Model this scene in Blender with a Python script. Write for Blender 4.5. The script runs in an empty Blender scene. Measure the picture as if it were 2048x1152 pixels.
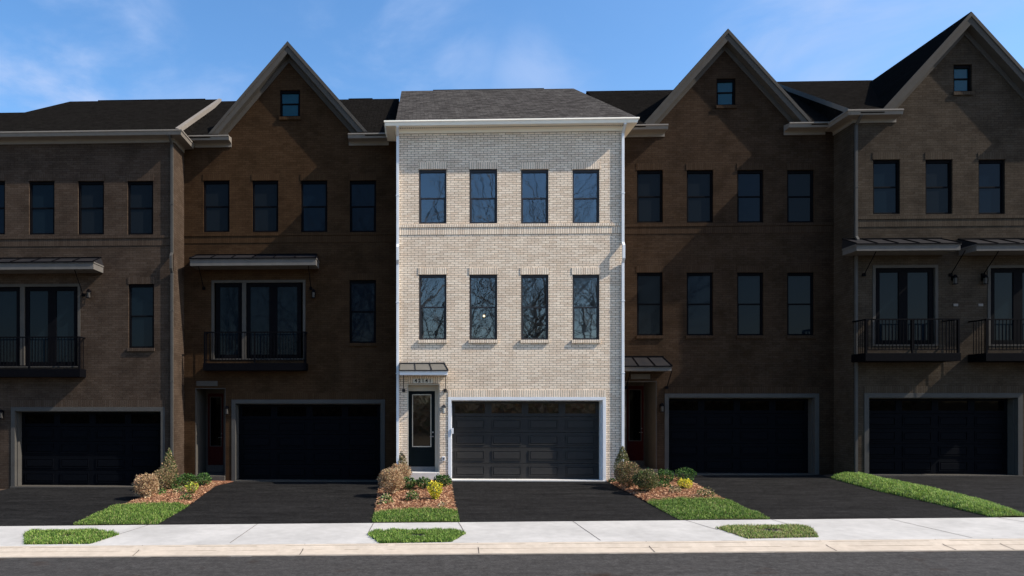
import bpy, math, random
from mathutils import Vector, noise
random.seed(7)
sc = bpy.context.scene
col = sc.collection
R = math.radians

# ------------------------------------------------------------------ camera
HOR = 800.0; DIST = 24.0; FPX = 1469.0; VPX = 830.0; CAMX = 0.6; CAMZ = 2.63
TH = math.atan(53.0 / FPX)
PX0 = VPX - FPX * math.tan(TH)
cam_d = bpy.data.cameras.new('camera'); cam = bpy.data.objects.new('camera', cam_d); col.objects.link(cam)
cam.location = (CAMX, -DIST, CAMZ); cam.rotation_euler = (R(90), 0, TH)
cam_d.sensor_width = 36; cam_d.lens = FPX / 2048 * 36
cam_d.shift_x = (1024 - PX0) / 2048; cam_d.shift_y = (HOR - 576) / 2048
cam_d.clip_end = 3000
sc.camera = cam

# ------------------------------------------------------------------ light, sky, exposure
SUN = Vector((4.3, -1.0, 3.9)).normalized()         # towards the sun
ELEV = math.asin(SUN.z); AZ = math.atan2(SUN.x, SUN.y)
sd = bpy.data.lights.new('sun', 'SUN'); so = bpy.data.objects.new('sun', sd); col.objects.link(so)
sd.energy = 3.7; sd.angle = R(0.5); sd.color = (1.0, 0.92, 0.81)
so.rotation_euler = SUN.to_track_quat('Z', 'Y').to_euler()
w = bpy.data.worlds.new("World"); sc.world = w; w.use_nodes = True
nt = w.node_tree; nt.nodes.clear()
def N(nt, t, **k):
    n = nt.nodes.new(t)
    for a, b in k.items(): setattr(n, a, b)
    return n
def pix_dir(px, py):
    t = (px - PX0) / FPX
    v = Vector((-math.sin(TH) + t * math.cos(TH), math.cos(TH) + t * math.sin(TH), (HOR - py) / FPX))
    return v.normalized()
sky = N(nt, 'ShaderNodeTexSky', sky_type='NISHITA', sun_disc=False, sun_elevation=ELEV, sun_rotation=AZ)
sky.air_density = 1.0; sky.dust_density = 1.0; sky.ozone_density = 2.5
hs = N(nt, 'ShaderNodeHueSaturation'); hs.inputs['Saturation'].default_value = 1.22; hs.inputs['Value'].default_value = .93
nt.links.new(sky.outputs[0], hs.inputs['Color'])
tc = N(nt, 'ShaderNodeTexCoord')
mp = N(nt, 'ShaderNodeMapping'); mp.inputs['Scale'].default_value = (2.0, 2.0, 4.2); mp.inputs['Rotation'].default_value = (0, R(14), 0)
nt.links.new(tc.outputs['Generated'], mp.inputs[0])
no = N(nt, 'ShaderNodeTexNoise'); no.inputs['Scale'].default_value = 3.0; no.inputs['Detail'].default_value = 7; no.inputs['Roughness'].default_value = .55; no.inputs['Distortion'].default_value = .35
nt.links.new(mp.outputs[0], no.inputs['Vector'])
cr = N(nt, 'ShaderNodeMapRange', interpolation_type='SMOOTHSTEP'); cr.inputs[1].default_value = .40; cr.inputs[2].default_value = .80
nt.links.new(no.outputs[0], cr.inputs[0])
def M(op, a, b=None, nt=nt, clamp=False):
    n = nt.nodes.new('ShaderNodeMath'); n.operation = op; n.use_clamp = clamp
    for i, v in enumerate((a, b)):
        if v is None: continue
        if isinstance(v, (int, float)): n.inputs[i].default_value = v
        else: nt.links.new(v, n.inputs[i])
    return n.outputs[0]
acc = None
for px, py, rad, st in ((110, 225, 13, 1.2), (380, 190, 9, .6), (780, 120, 9, .65), (1640, 70, 8, .8), (1820, 120, 7, .5), (20, 130, 5, 1.0), (1090, 160, 5, .5)):
    d = pix_dir(px, py)
    vm = N(nt, 'ShaderNodeVectorMath', operation='DOT_PRODUCT'); vm.inputs[1].default_value = d
    nt.links.new(tc.outputs['Generated'], vm.inputs[0])
    mr = N(nt, 'ShaderNodeMapRange', interpolation_type='SMOOTHSTEP'); mr.inputs[1].default_value = math.cos(R(rad)); mr.inputs[2].default_value = 1.0; mr.inputs[4].default_value = st
    nt.links.new(vm.outputs['Value'], mr.inputs[0])
    acc = mr.outputs[0] if acc is None else M('MAXIMUM', acc, mr.outputs[0])
cl = M('MULTIPLY', cr.outputs[0], M('ADD', acc, .05), clamp=True)
mx = N(nt, 'ShaderNodeMix', data_type='RGBA'); mx.inputs[7].default_value = (1.9, 2.5, 3.8, 1)
nt.links.new(cl, mx.inputs[0]); nt.links.new(hs.outputs[0], mx.inputs[6])
bg = N(nt, 'ShaderNodeBackground'); bg.inputs[1].default_value = 0.13
nt.links.new(mx.outputs[2], bg.inputs[0])
wo = N(nt, 'ShaderNodeOutputWorld'); nt.links.new(bg.outputs[0], wo.inputs[0])
sc.view_settings.view_transform = 'Standard'; sc.view_settings.look = 'None'
sc.view_settings.exposure = 0.98; sc.view_settings.gamma = 1.0

# ------------------------------------------------------------------ helpers: measure, ground
def ray(px):
    t = (px - PX0) / FPX
    return (-math.sin(TH) + t * math.cos(TH), math.cos(TH) + t * math.sin(TH))
def XZ(px, py, Y):
    rx, ry = ray(px); k = (Y + DIST) / ry
    return CAMX + rx * k, CAMZ - (py - HOR) * k / FPX
def fx(px, Y): return XZ(px, 0, Y)[0]
HX = [(-30, -.6), (-14.7, -.36), (-12.6, -.28), (-7.9, -.262), (-5.5, -.178), (-.6, -.16), (1.6, 0), (6.9, 0), (9.1, .1), (13.9, .12), (14.9, .2), (20, .22), (34, .4)]
def hX(x):
    for (a, za), (b, zb) in zip(HX, HX[1:]):
        if x <= b: return za + (zb - za) * (max(x, a) - a) / (b - a)
    return HX[-1][1]
def sX(x): return -.39 + .0147 * x
YS = -5.95
def G(x, y):
    if y <= YS: return sX(x) + .02 * (y - YS)
    t = min(1, (y - YS) / -YS)
    return sX(x) + (hX(x) - sX(x)) * t
def gp(px, py):
    rx, ry = ray(px); k0 = 10.0
    lo, hi = 8.0, 25.6
    for _ in range(40):
        m = (lo + hi) / 2
        x, y = CAMX + rx * m, -DIST + ry * m
        z = CAMZ - (py - HOR) * m / FPX
        if z > G(x, y): lo = m
        else: hi = m
    return x, y

# ------------------------------------------------------------------ materials
def principled(name, rough=.8, spec=.5):
    m = bpy.data.materials.new(name); m.use_nodes = True
    b = m.node_tree.nodes['Principled BSDF']; b.inputs['Roughness'].default_value = rough
    b.inputs['Specular IOR Level'].default_value = spec
    return m, m.node_tree, b
def ramp(nt, fac, stops):
    r = nt.nodes.new('ShaderNodeValToRGB'); e = r.color_ramp.elements
    while len(e) < len(stops): e.new(.5)
    for el, (p, c) in zip(e, stops): el.position = p; el.color = (*c, 1)
    nt.links.new(fac, r.inputs[0]); return r.outputs[0]
def tex_noise(nt, scale, detail=4, rough=.6, vec=None):
    t = nt.nodes.new('ShaderNodeTexNoise'); t.inputs['Scale'].default_value = scale
    t.inputs['Detail'].default_value = detail; t.inputs['Roughness'].default_value = rough
    if vec is None:
        c = nt.nodes.new('ShaderNodeTexCoord'); vec = c.outputs['Object']
    nt.links.new(vec, t.inputs['Vector']); return t.outputs[0]
def noisy(name, c1, c2, scale=6, rough=.85, spec=.3, bump=0, bscale=60, detail=5, big=None, bdist=.01):
    m, nt, b = principled(name, rough, spec)
    f = tex_noise(nt, scale, detail)
    c = ramp(nt, f, [(.3, c1), (.7, c2)])
    if big:
        g = tex_noise(nt, big[0], 3)
        r = ramp(nt, g, [(.35, (big[1],) * 3), (.65, (big[2],) * 3)])
        mm = nt.nodes.new('ShaderNodeMix'); mm.data_type = 'RGBA'; mm.blend_type = 'MULTIPLY'; mm.inputs[0].default_value = 1
        nt.links.new(c, mm.inputs[6]); nt.links.new(r, mm.inputs[7]); c = mm.outputs[2]
    nt.links.new(c, b.inputs['Base Color'])
    if bump:
        bn = nt.nodes.new('ShaderNodeBump'); bn.inputs['Strength'].default_value = bump; bn.inputs['Distance'].default_value = bdist
        nt.links.new(tex_noise(nt, bscale, 3), bn.inputs['Height']); nt.links.new(bn.outputs[0], b.inputs['Normal'])
    return m
def brick(name, c1, c2, mortar, soldier=False, bump=.35, spec=.2, stain=.82, ms=.0068):
    m, nt, b = principled(name, .88, spec)
    tcn = nt.nodes.new('ShaderNodeTexCoord'); sp = nt.nodes.new('ShaderNodeSeparateXYZ')
    nt.links.new(tcn.outputs['Object'], sp.inputs[0])
    u = M('ADD', sp.outputs[0], sp.outputs[1], nt); cb = nt.nodes.new('ShaderNodeCombineXYZ')
    if soldier: nt.links.new(sp.outputs[2], cb.inputs[0]); nt.links.new(u, cb.inputs[1])
    else: nt.links.new(u, cb.inputs[0]); nt.links.new(sp.outputs[2], cb.inputs[1])
    # slight waviness of hand-laid joints
    wv = nt.nodes.new('ShaderNodeTexNoise'); wv.inputs['Scale'].default_value = 9; wv.inputs['Detail'].default_value = 2
    nt.links.new(cb.outputs[0], wv.inputs['Vector'])
    sb = nt.nodes.new('ShaderNodeVectorMath'); sb.operation = 'SUBTRACT'; sb.inputs[1].default_value = (.5, .5, .5); nt.links.new(wv.outputs['Color'], sb.inputs[0])
    sl = nt.nodes.new('ShaderNodeVectorMath'); sl.operation = 'SCALE'; sl.inputs[3].default_value = .018; nt.links.new(sb.outputs[0], sl.inputs[0])
    ad = nt.nodes.new('ShaderNodeVectorMath'); ad.operation = 'ADD'; nt.links.new(cb.outputs[0], ad.inputs[0]); nt.links.new(sl.outputs[0], ad.inputs[1])
    t = nt.nodes.new('ShaderNodeTexBrick'); nt.links.new(ad.outputs[0], t.inputs['Vector'])
    t.inputs['Scale'].default_value = 1; t.inputs['Brick Width'].default_value = 2.0 if soldier else .236
    t.inputs['Row Height'].default_value = .0735; t.inputs['Mortar Size'].default_value = ms; t.inputs['Mortar Smooth'].default_value = .35
    t.offset = 0 if soldier else .5
    t.inputs['Color1'].default_value = (*c1, 1); t.inputs['Color2'].default_value = (*c2, 1); t.inputs['Mortar'].default_value = (*mortar, 1)
    t.inputs['Bias'].default_value = -.15
    g = ramp(nt, tex_noise(nt, 1.3, 5, .65), [(.3, (stain,) * 3), (.6, (1, 1, 1))])
    g2 = ramp(nt, tex_noise(nt, 22, 4, .7, ad.outputs[0]), [(.3, (.72,) * 3), (.62, (1.0,) * 3)])
    c = t.outputs['Color']
    for gg in (g, g2):
        mm = nt.nodes.new('ShaderNodeMix'); mm.data_type = 'RGBA'; mm.blend_type = 'MULTIPLY'; mm.inputs[0].default_value = 1
        nt.links.new(c, mm.inputs[6]); nt.links.new(gg, mm.inputs[7]); c = mm.outputs[2]
    nt.links.new(c, b.inputs['Base Color'])
    bn = nt.nodes.new('ShaderNodeBump'); bn.invert = True; bn.inputs['Strength'].default_value = bump; bn.inputs['Distance'].default_value = .006
    hh = M('SUBTRACT', t.outputs['Fac'], M('MULTIPLY', tex_noise(nt, 60, 3), .5, nt), nt)
    nt.links.new(hh, bn.inputs['Height']); nt.links.new(bn.outputs[0], b.inputs['Normal'])
    return m
def shingle(name, c1, c2, spec=.2):
    m, nt, b = principled(name, .95, spec)
    tcn = nt.nodes.new('ShaderNodeTexCoord'); sp = nt.nodes.new('ShaderNodeSeparateXYZ'); nt.links.new(tcn.outputs['Object'], sp.inputs[0])
    cb = nt.nodes.new('ShaderNodeCombineXYZ'); nt.links.new(sp.outputs[0], cb.inputs[0])
    nt.links.new(M('ADD', M('MULTIPLY', sp.outputs[2], 1.9, nt), M('MULTIPLY', sp.outputs[1], .01, nt), nt), cb.inputs[1])
    t = nt.nodes.new('ShaderNodeTexBrick'); nt.links.new(cb.outputs[0], t.inputs['Vector']); t.inputs['Scale'].default_value = 1
    t.inputs['Brick Width'].default_value = .26; t.inputs['Row Height'].default_value = .14; t.inputs['Mortar Size'].default_value = .006
    t.inputs['Color1'].default_value = (*c1, 1); t.inputs['Color2'].default_value = (*c2, 1); t.inputs['Mortar'].default_value = (*[v * .35 for v in c1], 1)
    g2 = ramp(nt, tex_noise(nt, 7, 6, .85), [(.3, (.5,) * 3), (.7, (1.5,) * 3)])
    mm = nt.nodes.new('ShaderNodeMix'); mm.data_type = 'RGBA'; mm.blend_type = 'MULTIPLY'; mm.inputs[0].default_value = 1
    nt.links.new(t.outputs['Color'], mm.inputs[6]); nt.links.new(g2, mm.inputs[7]); nt.links.new(mm.outputs[2], b.inputs['Base Color'])
    bn = nt.nodes.new('ShaderNodeBump'); bn.invert = True; bn.inputs['Strength'].default_value = .8; bn.inputs['Distance'].default_value = .02
    nt.links.new(M('ADD', t.outputs['Fac'], tex_noise(nt, 25, 3), nt), bn.inputs['Height']); nt.links.new(bn.outputs[0], b.inputs['Normal'])
    return m
def glass_clear(name):
    m = bpy.data.materials.new(name); m.use_nodes = True; nt = m.node_tree; nt.nodes.clear()
    o = N(nt, 'ShaderNodeOutputMaterial'); tr = N(nt, 'ShaderNodeBsdfTransparent'); tr.inputs[0].default_value = (.5, .55, .55, 1)
    gl = N(nt, 'ShaderNodeBsdfGlossy'); gl.inputs['Roughness'].default_value = .018; gl.inputs['Color'].default_value = (.9, .95, 1, 1)
    fr = N(nt, 'ShaderNodeFresnel'); fr.inputs[0].default_value = 2.25
    bn = N(nt, 'ShaderNodeBump'); bn.inputs['Strength'].default_value = .06; bn.inputs['Distance'].default_value = .02
    nt.links.new(tex_noise(nt, 1.6, 2), bn.inputs['Height']); nt.links.new(bn.outputs[0], gl.inputs['Normal'])
    mx = N(nt, 'ShaderNodeMixShader'); nt.links.new(fr.outputs[0], mx.inputs[0]); nt.links.new(tr.outputs[0], mx.inputs[1]); nt.links.new(gl.outputs[0], mx.inputs[2])
    nt.links.new(mx.outputs[0], o.inputs[0]); return m
def dark_glass(name, c, spec, tint=(1, 1, 1), rough=.03):
    m, nt, b = principled(name, rough, spec); b.inputs['Base Color'].default_value = (*c, 1)
    b.inputs['Specular Tint'].default_value = (*tint, 1)
    bn = N(nt, 'ShaderNodeBump'); bn.inputs['Strength'].default_value = .06; bn.inputs['Distance'].default_value = .02
    nt.links.new(tex_noise(nt, 1.6, 2), bn.inputs['Height']); nt.links.new(bn.outputs[0], b.inputs['Normal'])
    return m
def emis(name, c, s):
    m = bpy.data.materials.new(name); m.use_nodes = True; b = m.node_tree.nodes['Principled BSDF']
    b.inputs['Base Color'].default_value = (*c, 1); b.inputs['Emission Color'].default_value = (*c, 1); b.inputs['Emission Strength'].default_value = s
    return m

BR = {  # all but the centre: overall dimming put into the brick colours
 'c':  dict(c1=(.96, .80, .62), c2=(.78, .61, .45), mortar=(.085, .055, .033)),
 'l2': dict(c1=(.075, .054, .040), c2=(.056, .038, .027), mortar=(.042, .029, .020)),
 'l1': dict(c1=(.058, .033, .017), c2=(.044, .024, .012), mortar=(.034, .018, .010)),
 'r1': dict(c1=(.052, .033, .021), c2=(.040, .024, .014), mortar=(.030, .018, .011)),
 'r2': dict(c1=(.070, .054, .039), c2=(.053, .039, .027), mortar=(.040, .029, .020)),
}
MAT = {}
for k, v in BR.items():
    undimmed = k == 'c'
    MAT['brick_' + k] = brick('whitewashed_brick' if undimmed else 'dimmed_brick', **v, spec=.2 if undimmed else .03, bump=.5 if undimmed else .2, stain=.84 if undimmed else .6)
    MAT['soldier_' + k] = brick('soldier_brick', **v, soldier=True, spec=.2 if undimmed else .03, bump=.5 if undimmed else .2, stain=.85)
MAT['trim_c'] = noisy('cream_trim', (.90, .83, .70), (.95, .88, .75), 4, .5, .4)
MAT['spout_c'] = noisy('white_aluminium', (.66, .67, .68), (.74, .745, .75), 3, .4, .5)
MAT['trim_d'] = noisy('dim_trim', (.17, .15, .128), (.19, .168, .145), 4, .7, .05)  # the _d materials carry the neighbours' dimming in their colour
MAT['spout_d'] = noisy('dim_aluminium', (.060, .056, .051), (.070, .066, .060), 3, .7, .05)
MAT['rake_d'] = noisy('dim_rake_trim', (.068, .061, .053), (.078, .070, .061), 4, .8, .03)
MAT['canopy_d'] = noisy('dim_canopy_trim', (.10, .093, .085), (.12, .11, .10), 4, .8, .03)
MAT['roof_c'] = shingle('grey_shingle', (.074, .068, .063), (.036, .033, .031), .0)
MAT['roof_d'] = shingle('dimmed_shingle', (.0105, .0095, .0085), (.008, .0072, .0065), .0)  # shingle colour darkened to dim the neighbours' roofs
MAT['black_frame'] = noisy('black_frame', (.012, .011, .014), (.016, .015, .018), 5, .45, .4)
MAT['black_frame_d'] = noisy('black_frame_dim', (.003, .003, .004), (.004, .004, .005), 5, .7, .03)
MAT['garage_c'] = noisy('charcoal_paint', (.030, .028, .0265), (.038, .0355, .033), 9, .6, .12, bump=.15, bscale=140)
MAT['garage_d'] = noisy('dimmed_garage_paint', (.0025, .003, .0045), (.0035, .004, .0055), 9, .7, .03)  # dimming of the neighbours' garage doors is in this colour
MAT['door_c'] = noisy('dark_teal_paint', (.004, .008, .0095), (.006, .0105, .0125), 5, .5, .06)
MAT['door_d'] = noisy('dimmed_red_paint', (.045, .006, .005), (.055, .007, .006), 5, .6, .05)  # red door colour with the neighbours' dimming mixed in
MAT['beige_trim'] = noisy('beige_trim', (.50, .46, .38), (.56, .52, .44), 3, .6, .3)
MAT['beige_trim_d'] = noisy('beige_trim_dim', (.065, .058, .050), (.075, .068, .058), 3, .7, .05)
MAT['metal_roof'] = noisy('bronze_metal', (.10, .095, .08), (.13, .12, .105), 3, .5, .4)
MAT['metal_roof_d'] = noisy('dimmed_metal', (.012, .012, .014), (.02, .018, .018), 3, .7, .05)  # canopy metal, dimmed by its colour
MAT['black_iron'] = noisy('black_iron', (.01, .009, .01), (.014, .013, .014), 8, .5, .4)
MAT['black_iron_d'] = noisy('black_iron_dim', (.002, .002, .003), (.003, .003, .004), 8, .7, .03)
MAT['glass_c'] = glass_clear('clear_glass')
MAT['glass_g'] = dark_glass('garage_glass', (.006, .005, .004), 1.0)
MAT['glass_d'] = dark_glass('dimmed_glass', (.004, .008, .012), .10, rough=.03)  # neighbours' panes: dimming put into glass colour and low specular
MAT['glass_d2'] = dark_glass('dimmed_glass', (.007, .009, .011), .08, rough=.05)
MAT['glass_d3'] = dark_glass('dimmed_glass', (.002, .005, .010), .12, rough=.03)
MAT['glass_dg'] = dark_glass('dimmed_garage_glass', (.001, .001, .001), .04)
MAT['glass_t'] = dark_glass('attic_glass', (.006, .040, .058), .22)
MAT['room'] = noisy('room_wall', (.05, .047, .044), (.07, .065, .06), 2, .9, .1)
MAT['blind'] = noisy('white_blind', (.30, .31, .33), (.36, .37, .39), 2, .8, .2)
MAT['slat_panel'] = noisy('grey_panel', (.16, .155, .15), (.21, .20, .195), 3, .9, .1)
MAT['bulb'] = emis('warm_bulb', (1.0, .62, .3), 4)
MAT['lampglass'] = noisy('frosted_glass', (.55, .5, .42), (.7, .65, .55), 30, .2, .6)
MAT['plaque'] = noisy('pale_stone', (.62, .60, .55), (.68, .66, .61), 12, .8, .3)
MAT['ink'] = noisy('black_ink', (.012, .012, .012), (.016, .016, .016), 12, .6, .2)
MAT['brass'] = noisy('satin_nickel', (.35, .34, .33), (.42, .41, .4), 12, .35, .6)
MAT['sidewalk'] = noisy('pale_concrete', (.41, .395, .37), (.475, .457, .43), 5, .9, .2, bump=.12, bscale=90, big=(.8, .86, 1.03))
MAT['kerbstone'] = noisy('cream_concrete', (.46, .39, .31), (.54, .46, .37), 7, .9, .2, bump=.15, bscale=70, big=(1.1, .86, 1.0))
MAT['stoop'] = noisy('grey_concrete', (.50, .48, .45), (.58, .56, .53), 6, .9, .2)
MAT['joint'] = noisy('joint_dirt', (.06, .05, .04), (.12, .10, .09), 30, .95, .1)
def asphalt(name, c1, c2, streak, stains=False, spec=.25):
    m, nt, b = principled(name, .85, spec)
    tcn = nt.nodes.new('ShaderNodeTexCoord'); mpn = nt.nodes.new('ShaderNodeMapping'); mpn.inputs['Scale'].default_value = (.5, 2.6, 1)
    nt.links.new(tcn.outputs['Object'], mpn.inputs[0])
    a = ramp(nt, tex_noise(nt, 26, 6, .9), [(.36, c1), (.64, c2)])
    s = ramp(nt, tex_noise(nt, 1.6, 6, .65, mpn.outputs[0]), [(.3, (streak,) * 3), (.7, (2 - streak,) * 3)])
    cs = [s]
    if stains: cs.append(ramp(nt, tex_noise(nt, .9, 4, .6), [(.30, (.72, .56, .47)), (.40, (1, 1, 1))]))
    sp = ramp(nt, tex_noise(nt, 70, 1, .5), [(.72, (1, 1, 1)), (.78, (3.0, 2.9, 2.8))]); cs.append(sp)
    cs.append(ramp(nt, tex_noise(nt, 7, 5, .75), [(.32, (.62,) * 3), (.68, (1.4,) * 3)]))
    c = a
    for gg in cs:
        mm = nt.nodes.new('ShaderNodeMix'); mm.data_type = 'RGBA'; mm.blend_type = 'MULTIPLY'; mm.inputs[0].default_value = 1
        nt.links.new(c, mm.inputs[6]); nt.links.new(gg, mm.inputs[7]); c = mm.outputs[2]
    nt.links.new(c, b.inputs['Base Color'])
    bn = nt.nodes.new('ShaderNodeBump'); bn.inputs['Strength'].default_value = .5; bn.inputs['Distance'].default_value = .008
    nt.links.new(tex_noise(nt, 110, 3), bn.inputs['Height']); nt.links.new(bn.outputs[0], b.inputs['Normal'])
    return m
MAT['drive'] = asphalt('fresh_asphalt', (.003, .003, .003), (.023, .022, .0215), .55, spec=.06)
MAT['road'] = asphalt('worn_asphalt', (.024, .023, .022), (.068, .064, .061), .85, stains=True, spec=.1)
MAT['cover_rim'] = noisy('grimy_plastic', (.09, .085, .08), (.16, .15, .14), 20, .9, .1)
MAT['soil'] = noisy('soil', (.06, .04, .028), (.11, .08, .055), 9, .95, .1)
MAT['field'] = noisy('dry_ground', (.075, .058, .036), (.14, .11, .07), .7, .95, .1)
MAT['mulch'] = noisy('mulch', (.10, .04, .022), (.30, .14, .085), 45, .95, .1, bump=.9, bscale=45, bdist=.03)
MAT['turf'] = noisy('turf_soil', (.03, .05, .012), (.08, .085, .03), 30, .95, .1)
def leaf(name, c, tr=.25, rough=.6):
    m, nt, b = principled(name, rough, .3)
    f = tex_noise(nt, 14, 2)
    c_ = ramp(nt, f, [(.3, tuple(v * .75 for v in c)), (.7, tuple(min(1, v * 1.25) for v in c))])
    nt.links.new(c_, b.inputs['Base Color'])
    t = N(nt, 'ShaderNodeBsdfTranslucent'); nt.links.new(c_, t.inputs[0]); mx = N(nt, 'ShaderNodeMixShader'); mx.inputs[0].default_value = tr
    nt.links.new(b.outputs[0], mx.inputs[1]); nt.links.new(t.outputs[0], mx.inputs[2]); nt.links.new(mx.outputs[0], nt.nodes['Material Output'].inputs[0])
    return m
L = {k: leaf(k, c) for k, c in dict(
    tan=(.42, .27, .15), straw=(.60, .45, .27), rust=(.26, .14, .08), olive=(.13, .14, .05), olive_pale=(.26, .23, .11), brown_green=(.12, .10, .05),
    green=(.045, .11, .02), green_dark=(.02, .055, .015), green_light=(.12, .22, .05), yellow=(.75, .62, .04), lime=(.42, .46, .06),
    grass_a=(.13, .24, .035), grass_b=(.34, .46, .10), grass_c=(.045, .095, .015), grass_dry=(.42, .36, .17), chip_a=(.37, .18, .095), chip_b=(.58, .36, .21), chip_c=(.14, .06, .035)).items()}
MAT['twig'] = noisy('twig', (.10, .07, .05), (.16, .12, .08), 20, .9, .1)
MAT['bark'] = noisy('bark', (.20, .19, .18), (.34, .32, .30), 6, .95, .1)

# ------------------------------------------------------------------ mesh building
class MB:
    def __init__(s): s.v = []; s.f = []; s.m = []
    def quad(s, *p, m=0):
        i = len(s.v); s.v += [tuple(q) for q in p]; s.f.append(tuple(range(i, i + len(p)))); s.m.append(m); return s
    def box(s, x0, x1, y0, y1, z0, z1, m=0):
        i = len(s.v)
        s.v += [(x0, y0, z0), (x1, y0, z0), (x1, y1, z0), (x0, y1, z0), (x0, y0, z1), (x1, y0, z1), (x1, y1, z1), (x0, y1, z1)]
        for f in ((0, 3, 2, 1), (4, 5, 6, 7), (0, 1, 5, 4), (1, 2, 6, 5), (2, 3, 7, 6), (3, 0, 4, 7)):
            s.f.append(tuple(i + a for a in f)); s.m.append(m)
        return s
    def bar(s, a, b, r, n=6, m=0, r2=None):
        a, b = Vector(a), Vector(b); d = (b - a)
        if d.length < 1e-6: return s
        q = d.to_track_quat('Z', 'Y'); r2 = r if r2 is None else r2; i = len(s.v)
        for c, rr in ((a, r), (b, r2)):
            for k in range(n):
                t = 2 * math.pi * k / n + math.pi / n
                s.v.append(tuple(c + q @ Vector((rr * math.cos(t), rr * math.sin(t), 0))))
        for k in range(n):
            s.f.append((i + k, i + (k + 1) % n, i + n + (k + 1) % n, i + n + k)); s.m.append(m)
        s.f.append(tuple(i + n - 1 - k for k in range(n))); s.f.append(tuple(i + n + k for k in range(n))); s.m += [m, m]
        return s
    def build(s, name, mats, parent=None, smooth=False, bevel=0):
        me = bpy.data.meshes.new(name); me.from_pydata(s.v, [], s.f)
        if not isinstance(mats, (list, tuple)): mats = [mats]
        for mm in mats: me.materials.append(MAT[mm] if isinstance(mm, str) else mm)
        if len(mats) > 1: me.polygons.foreach_set('material_index', s.m)
        if smooth: me.polygons.foreach_set('use_smooth', [True] * len(s.f))
        me.update(); o = bpy.data.objects.new(name, me); col.objects.link(o)
        if parent is not None:
            o.parent = parent; o.matrix_parent_inverse = parent.matrix_basis.inverted()
        if bevel:
            b = o.modifiers.new('bevel', 'BEVEL'); b.width = bevel; b.segments = 2; b.limit_method = 'ANGLE'
        return o
def tag(o, label=None, cat=None, group=None, kind=None):
    for k, v in (('label', label), ('category', cat), ('group', group), ('kind', kind)):
        if v: o[k] = v
    return o
def empty(name, loc, label, cat, group=None):
    o = bpy.data.objects.new(name, None); o.location = loc; o.empty_display_size = .3; col.objects.link(o)
    return tag(o, label, cat, group)

# ------------------------------------------------------------------ the ground
def strip(mb, ya, yb, za, zb, x0=-60, x1=60, nx=60, m=0):
    for i in range(nx):
        a = x0 + (x1 - x0) * i / nx; b = x0 + (x1 - x0) * (i + 1) / nx
        mb.quad((a, ya, sX(a) + za), (b, ya, sX(b) + za), (b, yb, sX(b) + zb), (a, yb, sX(a) + zb), m=m)
YK = -8.32       # back of kerb
mb = MB()
for i in range(-8, 8):
    for j in range(-8, 8):
        a, b, c, d = i * 100, i * 100 + 100, j * 100, j * 100 + 100
        zf = lambda x: sX(max(-120, min(120, x))) - .62
        mb.quad((a, c, zf(a)), (b, c, zf(b)), (b, d, zf(b)), (a, d, zf(a)))
tag(mb.build('ground', 'field'), kind='structure')
mb = MB(); strip(mb, -17.5, -12.9, -.16, -.12); strip(mb, -12.9, -8.9, -.12, -.175)
tag(mb.build('road', 'road'), kind='structure')
mb = MB(); strip(mb, -60, -17.5, -.02, -.06); tag(mb.build('opposite_verge', 'field'), kind='structure')
# sidewalk + driveway aprons (one concrete sheet), grooves as thin sheets on it
mb = MB(); strip(mb, YK, YS, .02 * (YK - YS), 0)
strip(mb, YS, YS + .002, 0, -.25)
def groove(x0, y0, x1, y1, wd=.016, zo=.004, f=None):
    f = f or (lambda x, y: G(x, y))
    d = Vector((x1 - x0, y1 - y0)).normalized(); n = Vector((-d.y, d.x)) * wd / 2
    k = max(1, int(abs(y1 - y0) / .25)); pr = None
    for i in range(k + 1):
        t = i / k; x = x0 + (x1 - x0) * t + random.uniform(-.004, .004); y = y0 + (y1 - y0) * t
        q = [(x + n.x, y + n.y), (x - n.x, y - n.y)]
        if pr: mb.quad(*[(a, b, f(a, b) + zo) for a, b in (pr[0], pr[1], q[1], q[0])], m=1)
        pr = q
for (a, b, c, d) in ((515, 1048, 460, 1086), (747, 1047, 735, 1068), (917, 1045, 931, 1068), (1145, 1042, 1201, 1081), (1367, 1039, 1436, 1060), (1540, 1038, 1602, 1056), (1775, 1037, 1945, 1076), (1990, 1034, 2200, 1070), (300, 1049, 240, 1068), (-40, 1052, -130, 1080)):
    groove(*gp(a, b), *gp(c, d))
tag(mb.build('sidewalk', ['sidewalk', 'joint']), kind='structure')
mb = MB()
prof = [(YK, .02 * (YK - YS) + .004), (YK - .13, .02 * (YK - YS) - .002), (YK - .17, -.064), (YK - .22, -.10), (YK - .28, -.118), (-8.9, -.150), (-8.91, -.21)]
for (ya, za), (yb, zb) in zip(prof[1:], prof): strip(mb, ya, yb, za, zb)
def kz(x, y):
    for (ya, za), (yb, zb) in zip(prof, prof[1:]):
        if yb <= y <= ya: return sX(x) + zb + (za - zb) * (y - yb) / (ya - yb)
    return sX(x) - .15
for px in (-60, 285, 610, 955, 1292, 1640, 1870, 1985, 2300):
    x, _ = XZ(px, 1085, YK - .01)
    groove(x, YK - .002, x + random.uniform(-.03, .03), -8.9, .018, .004, kz)
for (yy, wd_, mi) in ((YK - .135, .012, 2), (YK - .27, .01, 2), (YK + .004, .012, 2), (-8.908, .05, 1)):
    x = -30.0
    while x < 30:
        x2 = x + random.uniform(.1, .5)
        if random.random() < (.8 if mi == 2 else .75):
            w1 = wd_ * random.uniform(.4, 1.2); ya, yb = yy - w1 / 2, yy + w1 / 2
            f_ = (lambda x, y: (kz(x, y) if y < YK else G(x, y)) + .004)
            if mi == 1: f_ = lambda x, y: sX(x) - .171
            mb.quad((x, ya, f_(x, ya)), (x2, ya, f_(x2, ya)), (x2, yb, f_(x2, yb)), (x, yb, f_(x, yb)), m=mi)
        x = x2
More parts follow.
